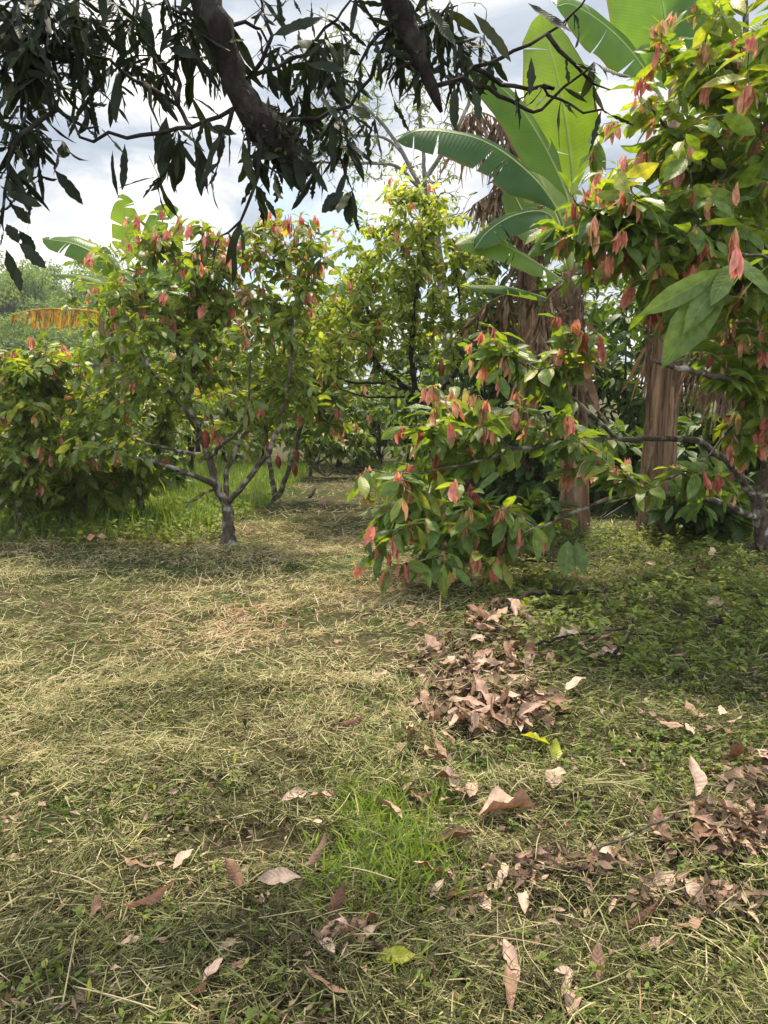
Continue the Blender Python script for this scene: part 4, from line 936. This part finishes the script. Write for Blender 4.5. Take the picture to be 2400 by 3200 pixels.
# ------------------------------------------------------------------ ground cover (nobody could count it)
rg = np.random.default_rng(111)
def wedge(n, d0, d1, pw, ang=.56):
    """points in the lawn in front of the camera, denser close by"""
    u = rg.random(n); e = 2-pw
    d = (d0**e+(d1**e-d0**e)*u)**(1/e)
    x = d*rg.uniform(-ang, ang, n); return x, d
def sm(a, b, x): t = np.clip((x-a)/(b-a), 0, 1); return t*t*(3-2*t)
def ellw(x, y, px, py, rx, ry):
    c = G(px, py); ex = (G(px+rx, py)-c)[0]; ey = (G(px, py-ry)-G(px, py+ry))[1]/2
    cy_ = (G(px, py-ry)+G(px, py+ry))[1]/2
    return np.sqrt(((x-c[0])/ex)**2+((y-cy_)/ey)**2)
def hayh(x, y):
    a = 1-np.abs(vnoise(x*1.1+.35*y, y*1.9, 11)*2-1); b = vnoise(x*3.2, y*4.5, 12)
    return .085*a**2*(.35+.65*b)+.04*vnoise(x*8, y*10, 13)**1.5
def rightness(x, y):     # 0 on the hay, 1 on the shady weedy side
    xx = x+.5*(vnoise(x*.9, y*.9, 21)-.5)
    near = sm(2.5, 1.7, y+.8*(vnoise(x*1.1, y*1.1, 22)-.5))
    return np.clip(sm(.15, 1.0, xx-.02*y)+.36*near, 0, 1)
# cut grass lying flat
def hay(n, d0, d1, pw, wmul, lmul, nl):
    x, y = wedge(n, d0, d1, pw)
    keep = rg.random(n) < 1-.35*rightness(x, y)*(y > 2.8); x, y = x[keep], y[keep]; keep = rg.random(len(x)) < .08+1.1*sm(.34, .60, vnoise(x*5.5, y*7.5, 17)*.45+.3*vnoise(x*14, y*16, 18)+.25*vnoise(x*1.7, y*2.3, 19)); x, y = x[keep], y[keep]; n = len(x)
    h = hayh(x, y); flow = (vnoise(x*.55, y*.55, 14)*2-1)*2.2+.25
    th = np.where(rg.random(n) < .36, flow+rg.normal(0, .6, n), rg.uniform(0, 6.28, n))
    el = rg.normal(.08, .28, n)
    D = np.stack([np.cos(th)*np.cos(el), np.sin(th)*np.cos(el), np.sin(el)], 1)
    L = rg.uniform(.03, .15, n)*lmul*np.where(rg.random(n) < .08, 1.7, 1)
    z = gz(x, y)+h*rg.random(n)**.8*1.25+.002
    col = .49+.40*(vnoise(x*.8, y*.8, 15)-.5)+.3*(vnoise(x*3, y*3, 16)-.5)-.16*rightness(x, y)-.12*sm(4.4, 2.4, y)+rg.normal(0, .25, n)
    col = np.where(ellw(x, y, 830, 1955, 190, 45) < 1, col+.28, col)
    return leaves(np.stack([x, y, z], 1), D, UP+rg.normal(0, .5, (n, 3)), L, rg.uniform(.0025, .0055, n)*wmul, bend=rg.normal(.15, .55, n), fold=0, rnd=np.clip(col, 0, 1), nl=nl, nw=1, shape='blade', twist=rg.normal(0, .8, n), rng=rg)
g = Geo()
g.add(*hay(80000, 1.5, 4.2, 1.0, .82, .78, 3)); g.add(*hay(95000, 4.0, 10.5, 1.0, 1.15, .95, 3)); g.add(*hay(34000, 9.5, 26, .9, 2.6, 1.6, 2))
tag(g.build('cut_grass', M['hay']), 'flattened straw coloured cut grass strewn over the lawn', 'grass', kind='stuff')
# pale stalks that stand out
g = Geo(); n = 230
x, y = wedge(n, 1.6, 8, 1.0); keep = x < .5+.1*y; x, y = x[keep], y[keep]; n = len(x); th = rg.uniform(0, 6.28, n); el = rg.normal(.05, .1, n)
for i in range(n):
    L = rg.uniform(.08, .30); b = np.array([x[i], y[i], gz(x[i], y[i])+.035+hayh(x[i], y[i])*.6]); d = np.array([math.cos(th[i]), math.sin(th[i]), el[i]])
    s_ = np.array([-d[1], d[0], 0])*rg.normal(0, .07)
    tube(g, spline([b, b+d*L*.5+s_*L+[0, 0, .01], b+d*L], .05), rg.uniform(.0012, .0024), 4, rg)
for i in range(len(g.r)): g.r[i] = np.full(len(g.r[i]), np.clip(rg.normal(.68, .12), 0, 1))
tag(g.build('straw_stalks', M['hay']), 'loose pale stalks lying on top of the cut grass', 'grass', kind='stuff')

def standing(n, xf, d0, d1, pw, Lr, wr, dens, tone, lean=.35, nl=3):
    x, y = wedge(n, d0, d1, pw) if xf is None else xf
    k = rg.random(len(x)) < dens(x, y); x, y = x[k], y[k]; n = len(x)
    D = unit(np.stack([rg.normal(0, lean, n), rg.normal(0, lean, n), np.ones(n)], 1)); th = rg.uniform(0, 6.28, n)
    L = rg.uniform(*Lr, n)
    return leaves(np.stack([x, y, gz(x, y)-.005], 1), D, np.stack([np.cos(th), np.sin(th), np.zeros(n)+.2], 1), L, rg.uniform(*wr, n), bend=rg.uniform(.2, 1.5, n), fold=0, rnd=np.clip(tone(x, y)+rg.normal(0, .2, n), 0, 1), nl=nl, nw=1, shape='blade', rng=rg)
def tuft(x, y):
    e = np.minimum(ellw(x, y, 1180, 2690, 200, 270), ellw(x, y, 1330, 2500, 110, 80)+.15)
    return np.clip(1.25-e+.7*(vnoise(x*5, y*5, 31)-.5), 0, 1)
g = Geo()
c0 = G(1200, 2560)
n = 16000; xx = c0[0]+rg.uniform(-.55, .55, n); yy = c0[1]+rg.uniform(-1.0, 1.2, n)
g.add(*standing(n, (xx, yy), 0, 0, 0, (.05, .14), (.004, .009), lambda x, y: tuft(x, y)*.9*sm(.30, .5, vnoise(x*6, y*6, 37)*.6+.4*vnoise(x*15, y*15, 38)), lambda x, y: .72+0*x, .7))
g.add(*standing(60000, None, 1.5, 10, 1.0, (.025, .08), (.0025, .0055), lambda x, y: np.clip(.20+.45*rightness(x, y)+.8*(vnoise(x*1.6, y*1.6, 32)-.55), .06, .9), lambda x, y: .42+.3*(vnoise(x*2, y*2, 33)-.5), .6))
g.add(*standing(30000, None, 9, 26, .8, (.05, .16), (.006, .014), lambda x, y: np.clip(.35+.9*(vnoise(x*.7, y*.7, 34)-.4), 0, 1)*sm(.5, 1.3, np.abs(x+1.0)), lambda x, y: .5+0*x, .5))
tag(g.build('green_grass', M['grass']), 'short green grass growing up through the mown lawn', 'grass', kind='stuff')
# taller unmown grass under and behind the left trees
g = Geo(); n = 42000
def tall_d(x, y):
    pathx = -1.0+.065*(y-9)*1.0
    left = sm(.25, -.5, x-(-.9 if 0 else -2.2+.13*(y-9)))*sm(8.8, 9.6, y)
    far = sm(12, 14, y)*(np.abs(x+.07*y-.15*0) > 0)*sm(.5, 1.0, np.abs(x-(-1.5+.02*y)))
    return np.clip(np.maximum(left, far*.8), 0, 1)*sm(.7, 1.2, np.abs(x+1.0-.5*sm(11, 9, y)))
x = rg.uniform(-9, 6, n); y = 8.6+rg.random(n)**1.2*13
g.add(*standing(n, (x, y), 0, 0, 0, (.15, .5), (.006, .013), tall_d, lambda x, y: .58+.4*(vnoise(x, y, 36)-.5), .3))
tag(g.build('tall_grass', M['grass']), 'uncut tall grass under and behind the trees', 'grass', kind='stuff')
# small broadleaf weeds
def weeds(n, xf, hmax, Lr, tone, k=(5, 12)):
    B = []; D = []; LL = []; st = Geo()
    x, y = xf
    for i in range(len(x)):
        h = rg.uniform(.2, 1)*hmax; b = np.array([x[i], y[i], gz(x[i], y[i])]); top = b+np.array([rg.normal(0, .25)*h, rg.normal(0, .25)*h, h])
        m = rg.integers(*k)
        f = rg.random(m)**.7; th = rg.uniform(0, 6.28, m)
        B.append(b+(top-b)*f[:, None]); D.append(np.stack([np.cos(th), np.sin(th), rg.normal(.25, .3, m)], 1)); LL.append(rg.uniform(*Lr, m))
    B = np.vstack(B); D = np.vstack(D); LL = np.concatenate(LL); m = len(B)
    return leaves(B, D, UP+rg.normal(0, .35, (m, 3)), LL, LL*rg.uniform(.4, .7, m), bend=rg.normal(.5, .3, m), fold=.2, rnd=np.clip(rg.normal(tone, .22, m), 0, 1), nl=3, nw=2, shape='ovate', rng=rg)
x, y = wedge(18000, 1.5, 9.5, 1.0)
wd = np.clip(.03+.75*rightness(x, y)+.8*(vnoise(x*1.3, y*1.3, 41)-.6)-.3*(tuft(x, y) > .3), .02, 1)
k = rg.random(len(x)) < wd; g = Geo(); g.add(*weeds(0, (x[k], y[k]), .07, (.012, .036), .45))
xr = rg.uniform(.8, 5, 1500); yr = rg.uniform(4.2, 9.5, 1500); kk = vnoise(xr*1.1, yr*1.1, 43) > .42
g.add(*weeds(0, (xr[kk], yr[kk]), .20, (.03, .075), .45, (7, 14)))
xl = rg.uniform(-7, -2.0, 1300); yl = rg.uniform(8.6, 14, 1300); g.add(*weeds(0, (xl, yl), .25, (.03, .09), .55, (7, 14)))
tag(g.build('weeds', M['weed']), 'small broad leaved weeds spread over the shady side of the lawn', 'weeds', kind='stuff')
# crumbled scraps of leaf
n = 26000; x, y = wedge(n, 1.5, 9, 1.0); k = rg.random(n) < .12+.6*sm(4, 2.5, y)+.85*rightness(x, y); x, y = x[k], y[k]; n = len(x); th = rg.uniform(0, 6.28, n)
g = Geo(); LL = rg.uniform(.012, .05, n)
g.add(*leaves(np.stack([x, y, gz(x, y)+rg.uniform(.004, .03, n)], 1), np.stack([np.cos(th), np.sin(th), rg.normal(0, .25, n)], 1), UP+rg.normal(0, .4, (n, 3)), LL, LL*rg.uniform(.3, .8, n), bend=rg.normal(0, .8, n), fold=rg.uniform(0, .5, n), nl=2, nw=2, shape='ovate', jag=.4, rng=rg))
for px, py, rx, ry, n, La in ((1520, 2250, 230, 90, 900, (.03, .09)), (1490, 2090, 230, 100, 700, (.03, .10)), (2270, 2640, 240, 95, 480, (.025, .07)), (1760, 2740, 260, 60, 260, (.02, .06)), (2330, 2450, 120, 90, 300, (.03, .07)), (1570, 1960, 100, 50, 200, (.04, .1)), (1100, 3010, 180, 60, 90, (.02, .05)), (2180, 2860, 200, 60, 300, (.02, .06))):
    a_ = rg.uniform(0, 6.28, n); r_ = rg.random(n)**.75
    c = np.array([G(px+rx*q*math.cos(w), py+ry*q*math.sin(w)) for w, q in zip(a_, r_)]); x, y = c[:, 0], c[:, 1]; th = rg.uniform(0, 6.28, n); LL = rg.uniform(*La, n)
    g.add(*leaves(np.stack([x, y, gz(x, y)+.8*hayh(x, y)+rg.uniform(.0, .03, n)], 1), np.stack([np.cos(th), np.sin(th), rg.normal(0, .25, n)], 1), UP+rg.normal(0, .45, (n, 3)), LL, LL*rg.uniform(.3, .7, n), bend=rg.normal(0, .9, n), fold=rg.uniform(0, .6, n), rnd=np.clip(rg.normal(.42, .28, n), 0, 1), nl=4, nw=2, shape='ovate', jag=.4, rng=rg))
tag(g.build('leaf_litter', M['litter']), 'crumbled brown scraps of leaf scattered in the grass', 'litter', kind='stuff')

# ------------------------------------------------------------------ fallen leaves, each one its own
rl = np.random.default_rng(121)
FG = 'fallen dry leaves on the lawn'
def fallen(px, py, L_, label, ang=None, tilt=None, curl=None, bend=None, rn=None, wr=None, lift=0.0, mat='dry', name='fallen_leaf', roll=None):
    L = L_*.9
    p = G(px, py); p[2] = float(gz(p[0], p[1])+.7*hayh(p[0], p[1]))
    ang = rl.uniform(0, 6.28) if ang is None else ang; tilt = rl.normal(.12, .22) if tilt is None else tilt
    D = np.array([math.cos(ang)*math.cos(tilt), math.sin(ang)*math.cos(tilt), math.sin(tilt)])
    roll = rl.normal(0, .28) if roll is None else roll
    side = np.array([-math.sin(ang), math.cos(ang), 0]); Nn = UP*math.cos(roll)+side*math.sin(roll)
    if rl.random() < .22: Nn = -Nn
    g = Geo(); wr = rl.uniform(.3, .48) if wr is None else wr
    v, q, r, uv = leaves(np.zeros((1, 3)), D, Nn, L, L*wr, bend=rl.normal(.2, .7) if bend is None else bend, fold=rl.uniform(-.1, .35), curl=rl.normal(.25, .55) if curl is None else curl, rnd=np.clip(rl.normal(.6, .25), 0, 1) if rn is None else rn, nl=10, nw=6, shape='cacao', jag=.28, wave=rl.uniform(.1, .45), twist=rl.normal(0, .5), rng=rl)
    v = v-v.mean(0); v[:, 2] -= v[:, 2].min()-.006-lift
    g.add(v, q, r, uv)
    o = g.build(name, M[mat], None); o.location = p
    return tag(o, label, 'leaf', FG)
# singled-out leaves
ONE = [
 (1590, 2560, .26, 'large pale curled leaf at the middle of the right lawn, arched like a tent', .2, .25, 1.1, .5, .85, .62, 0),
 (1735, 2495, .13, 'flat pinkish leaf standing just beyond the tent shaped curled leaf', 1.2, .5, .2, .3, .9, .75, 0),
 (1215, 2585, .15, 'brownish pink leaf tilted against the bright green tuft', 2.4, .45, .4, .4, .55, .5, .02),
 (475, 2830, .20, 'dark brown leaf standing on edge among the straw at lower left', .25, .15, 1.2, .4, .12, .42, .01),
 (575, 2700, .11, 'small tan leaf in the straw above the dark standing leaf', 1.0, .35, .3, .3, .8, .5, .01),
 (1640, 2845, .10, 'cupped pale pink leaf below the bare stick', 1.4, .4, 1.3, .4, .95, .6, 0),
 (1920, 2870, .10, 'narrow curled leaf below the right end of the bare stick', .9, .3, 1.5, .6, .8, .35, 0),
 (1595, 3055, .15, 'narrow upright leaf fragment in the weeds at the bottom middle', 1.75, .3, .6, .1, .75, .32, 0),
 (1865, 3085, .12, 'tan leaf standing up among the weeds right of the bottom middle', 1.4, .5, 1.3, .4, .8, .5, 0),
 (1590, 3150, .14, 'dark stained leaf with its tip down at the bottom edge', 1.5, .5, .8, .4, .3, .35, 0),
 (1790, 3185, .11, 'leaf cut by the bottom edge of the photo', 1.2, .4, .5, .4, .6, .5, 0),
 (2000, 2950, .16, 'hollow dark leaf rolled up beside the right hand weeds', .5, .1, 2.0, .3, .05, .5, 0),
 (2150, 2970, .13, 'pale leaf lying beside the hollow rolled leaf', .1, .1, .3, .2, .85, .4, 0),
 (1020, 3140, .17, 'narrow orange brown leaf lying diagonally at the bottom left of the tuft', 2.7, .05, .6, .3, .7, .22, .01),
 (665, 3075, .10, 'pinkish leaf in the straw near the bottom left', 1.2, .3, .4, .3, .85, .5, .01),
 (1050, 2920, .15, 'dark brown leaf standing upright at the lower edge of the green tuft', 1.1, .6, .6, .3, .15, .35, 0),
 (870, 2815, .16, 'pale crumpled leaf lying flat left of the green tuft', 3.0, .05, .5, .4, .85, .4, .015),
 (990, 2760, .14, 'curved dry leaf curling up beside the left edge of the tuft', .8, .2, 1.4, 1.0, .8, .35, .015),
 (730, 2770, .13, 'brown leaf with rounded top between two pale ones left of the tuft', 2.2, .25, .8, .4, .35, .45, .015),
 (420, 2735, .13, 'pale leaf half buried in the straw left of the small tan leaf', 2.9, .05, .5, .3, .8, .35, .02),
 (925, 2555, .12, 'crumpled pale leaf above the left edge of the tuft', .4, .3, .7, .5, .9, .5, .02),
 (1005, 2545, .11, 'small pink leaf touching the upper left edge of the tuft', .1, .2, .7, .5, .75, .4, .02),
 (1010, 2630, .12, 'pale leaf strip lying between straw and tuft', .3, .1, .8, .3, .9, .3, .02),
 (300, 2870, .10, 'tiny pink leaf standing in the straw at far lower left', 1.4, .6, .6, .3, .7, .4, .01),
 (1190, 2145, .12, 'pale leaf alone on the straw at the middle of the lawn', .9, .4, .6, .3, .8, .55, .01),
 (1055, 2055, .09, 'small brown leaf alone on the straw beyond the middle', .3, .3, .4, .3, .3, .5, .01),
 (1310, 1992, .22, 'reddish brown leaf lying left of the dark fallen branch', .3, .1, .5, .3, .15, .4, .01),
 (2235, 1910, .20, 'tan leaf alone in the shade at the right', .3, .3, .8, .3, .7, .6, .01),
 (2140, 2060, .15, 'pale leaf alone among the right hand weeds', .1, .1, .6, .3, .9, .35, .02),
 (1800, 2190, .24, 'long pale leaf tilted up at the right end of the big heap', .75, .25, .4, .2, .95, .36, .02),
 (2060, 2640, .14, 'triangular pale leaf standing up left of the right hand heap', 1.5, .6, .6, .3, .7, .62, 0),
 (2165, 2545, .20, 'broad pinkish leaf leaning on top of the right hand heap', 1.2, .6, .4, .3, .8, .6, .05),
 (1100, 2320, .14, 'dark brown leaf in the straw above the tuft', .1, .1, .8, .3, .1, .5, .02),
 (1140, 2950, .14, 'brown leaf at the lower right corner of the tuft', .6, .3, .6, .3, .3, .45, .01),
 (1420, 2660, .18, 'dark folded leaf in the grass right of the tuft', .4, .2, 1.6, .3, .12, .5, 0),
 (590, 1725, .18, 'brown leaf on the straw in front of the forked cacao trunk', .2, .4, .4, .2, .45, .5, .02),
 (295, 1712, .34, 'brown leaf lying in the shade at the foot of the left bushy cacao', .2, .3, .5, .3, .3, .5, .02),
 (1010, 1585, .26, 'pale leaf lying on the mown path beyond the forked cacao', .1, .1, .3, .2, .95, .5, .02),
]
for px, py, L, lb, an, ti, cu, be, rn, wr, lf in ONE: fallen(px, py, L, lb, an, ti, cu, be, rn, wr, lf)
def heap(n, px, py, rx, ry, label, Lr, lift=.05, tilt=.3, bias=.5):
    for _ in range(n):
        a_ = rl.uniform(0, 6.28); r_ = rl.random()**bias
        x_, y_ = px+rx*r_*math.cos(a_), py+ry*r_*math.sin(a_)
        fallen(x_, y_, rl.uniform(*Lr), label, tilt=rl.normal(.1, tilt), lift=lift*rl.random()*(1-r_*.7), rn=rl.random()**.8)
heap(44, 1530, 2260, 230, 80, 'dry pinkish leaf in the front part of the big heap on the right lawn', (0.106, 0.218), 0.053, 0.150, .8)
heap(34, 1510, 2110, 240, 90, 'dry leaf in the middle part of the big heap on the right lawn', (0.106, 0.218), 0.045, 0.150, .8)
heap(12, 1560, 1965, 90, 55, 'dry leaf at the back of the big heap, against the dark fallen branch', (0.132, 0.247), 0.045, 0.188)
heap(9, 1850, 2055, 100, 30, 'dry leaf among the sticks right of the big heap', (0.123, 0.209), 0.022, 0.150)
heap(8, 1300, 2390, 130, 45, 'dry leaf on the grass just in front of the big heap', (0.088, 0.162), 0.015, 0.150)
heap(9, 1390, 2520, 130, 50, 'dry leaf in the grass left of the tent shaped leaf', (0.079, 0.152), 0.015, 0.150)
heap(40, 2270, 2640, 210, 80, 'dry leaf in the heap at the right edge of the lawn', (.08, .155), .025, .12, .8)
heap(16, 1760, 2740, 220, 45, 'dry leaf pressed flat behind the straight bare stick', (.06, .125), 0.007, 0.075)
heap(12, 2200, 2850, 170, 60, 'dry leaf fragment lying below the right hand heap', (0.062, 0.133), 0.007, 0.112)
heap(9, 2330, 2430, 110, 60, 'dry leaf at the right edge just above the heap', (0.097, 0.190), 0.022, 0.188)
heap(9, 2150, 2290, 190, 50, 'dry leaf in the weeds beyond the right hand heap', (0.097, 0.190), 0.015, 0.150)
heap(7, 1100, 3010, 120, 40, 'dry torn leaf lying below the green tuft', (.06, .12), 0.007, 0.112)
heap(9, 1450, 2800, 140, 60, 'dry leaf between the green tuft and the straight bare stick', (0.070, 0.142), 0.007, 0.150)
heap(7, 2150, 1770, 190, 45, 'dry leaf in the shade below the banana stems', (0.141, 0.247), 0.015, 0.150)
heap(8, 700, 2900, 500, 220, 'small dry leaf scattered in the straw at the lower left', (0.044, 0.095), 0.011, 0.188, .6)
heap(8, 1650, 3080, 600, 110, 'small dry leaf scattered in the weeds at the bottom', (0.044, 0.104), 0.015, 0.225, .6)
heap(6, 850, 1740, 180, 30, 'dry leaf on the path edge right of the forked cacao', (0.070, 0.152), 0.007, 0.112)
fallen(1670, 2365, .15, 'torn yellow green leaf standing up in front of the big heap', 2.9, .35, .3, .2, .6, .45, .02, 'yellow_leaf')
fallen(1735, 2385, .14, 'second torn yellow green leaf, tip up, in front of the big heap', 1.3, .7, .3, .2, .5, .5, .0, 'yellow_leaf')
fallen(1240, 3045, .12, 'bright yellow green leaf lying below the green tuft', .1, .1, .3, .2, .9, .45, .02, 'yellow_leaf')
fallen(735, 2435, .06, 'small orange yellow leaf standing in the straw above the left middle', 1.6, .9, .3, .2, 1, .3, .0, 'yellow_leaf')
fallen(278, 3130, .07, 'small yellow leaf standing in the weeds at the bottom left', 1.6, .9, .3, .2, 1, .25, .0, 'yellow_leaf')
fallen(765, 2310, .08, 'tiny black rotten leaf upright in the straw', 1.7, .9, .8, .2, 0, .35, .0, 'moss')
# sticks
def stick(label, pts, r0, r1, mat='bark_dark', side=0, lift=.03):
    p = np.array([G(x, y) for x, y in pts]); p[:, 2] = gz(p[:, 0], p[:, 1])+.7*hayh(p[:, 0], p[:, 1])+lift
    g = Geo(); c = spline(p, .06); c[:, 2] += rl.normal(0, .006, len(c)); tube(g, c, np.linspace(r0, r1, len(c)), 8, rl, .12)
    for _ in range(side):
        i = rl.integers(2, len(c)-2); d = unit(c[i+1]-c[i]+rl.normal(0, .6, 3)*[1, 1, .3]); tube(g, np.array([c[i], c[i]+d*.1, c[i]+d*.22+[0, 0, -.01]]), [r1*.8, r1*.6, r1*.4], 5, rl)
    b = c[0].copy(); 
    for i in range(len(g.v)): g.v[i] = g.v[i]-b
    o = g.build('stick', M[mat], None); o.location = b
    return tag(o, label, 'stick', 'sticks on the lawn')
stick('long dark fallen branch lying behind the big leaf heap', [(1555, 1950), (1650, 1920), (1760, 1900), (1900, 1875), (1990, 1850)], .022, .012, side=3, lift=.05)
stick('thin brown stick between the heap and the right hand weeds', [(1610, 2075), (1760, 2050), (1900, 2015), (1970, 1998)], .010, .006, side=1, lift=.05)
stick('forked grey stick lying towards the right hand weeds', [(1920, 2085), (1960, 2040), (1980, 1990)], .012, .007, side=1, lift=.06)
stick('short dark stub of wood in the weeds on the right', [(2235, 1972), (2300, 1955)], .022, .02, lift=.02)
stick('straight bare stick lying on flat leaves at lower right', [(1700, 2768), (1800, 2771), (1930, 2774)], .0055, .005, lift=.03)
stick('pale bent twig running up to the right hand heap', [(1860, 2720), (1950, 2680), (2060, 2640), (2140, 2600)], .006, .004, 'bark', 1, .05)
stick('thick yellow stalk lying at the lower left', [(80, 2950), (180, 2925), (270, 2905)], .009, .008, 'hay', lift=.02)
stick('pale green stalk bent in the straw near the middle left', [(380, 2405), (470, 2410), (510, 2400), (485, 2350)], .0045, .004, 'hay', lift=.02)
stick('green stalk lying in the straw at the left', [(170, 2325), (230, 2345), (290, 2350)], .005, .003, 'hay', lift=.02)
stick('thin stick lying on the grass right of the forked cacao trunk', [(985, 1538), (965, 1555)], .03, .03, lift=.03)
stick('thin twig lying in front of the broad cacao on the right', [(1640, 1790), (1760, 1790), (1870, 1805)], .010, .006, side=1, lift=.04)

# ------------------------------------------------------------------ the moist air over the plot
hm = bpy.data.materials.new('haze'); hm.use_nodes = True; t = hm.node_tree; t.nodes.clear()
pv = N(t, 'ShaderNodeVolumePrincipled'); pv.inputs['Color'].default_value = (.93, .96, 1, 1)
pv.inputs['Density'].default_value = .0006; pv.inputs['Anisotropy'].default_value = .0
ho = N(t, 'ShaderNodeOutputMaterial'); t.links.new(pv.outputs[0], ho.inputs['Volume'])
x0, x1, y0, y1, z0, z1_ = -320, 320, -20, 520, -3, 30
hv = [(x, y, z) for z in (z0, z1_) for y in (y0, y1) for x in (x0, x1)]
hme = bpy.data.meshes.new('haze'); hme.from_pydata(hv, [], [(0, 2, 3, 1), (4, 5, 7, 6), (0, 1, 5, 4), (2, 6, 7, 3), (0, 4, 6, 2), (1, 3, 7, 5)])
hme.materials.append(hm); ho_ = bpy.data.objects.new('haze', hme); COL.objects.link(ho_); ho_['kind'] = 'stuff'
cy.volume_bounces = 1
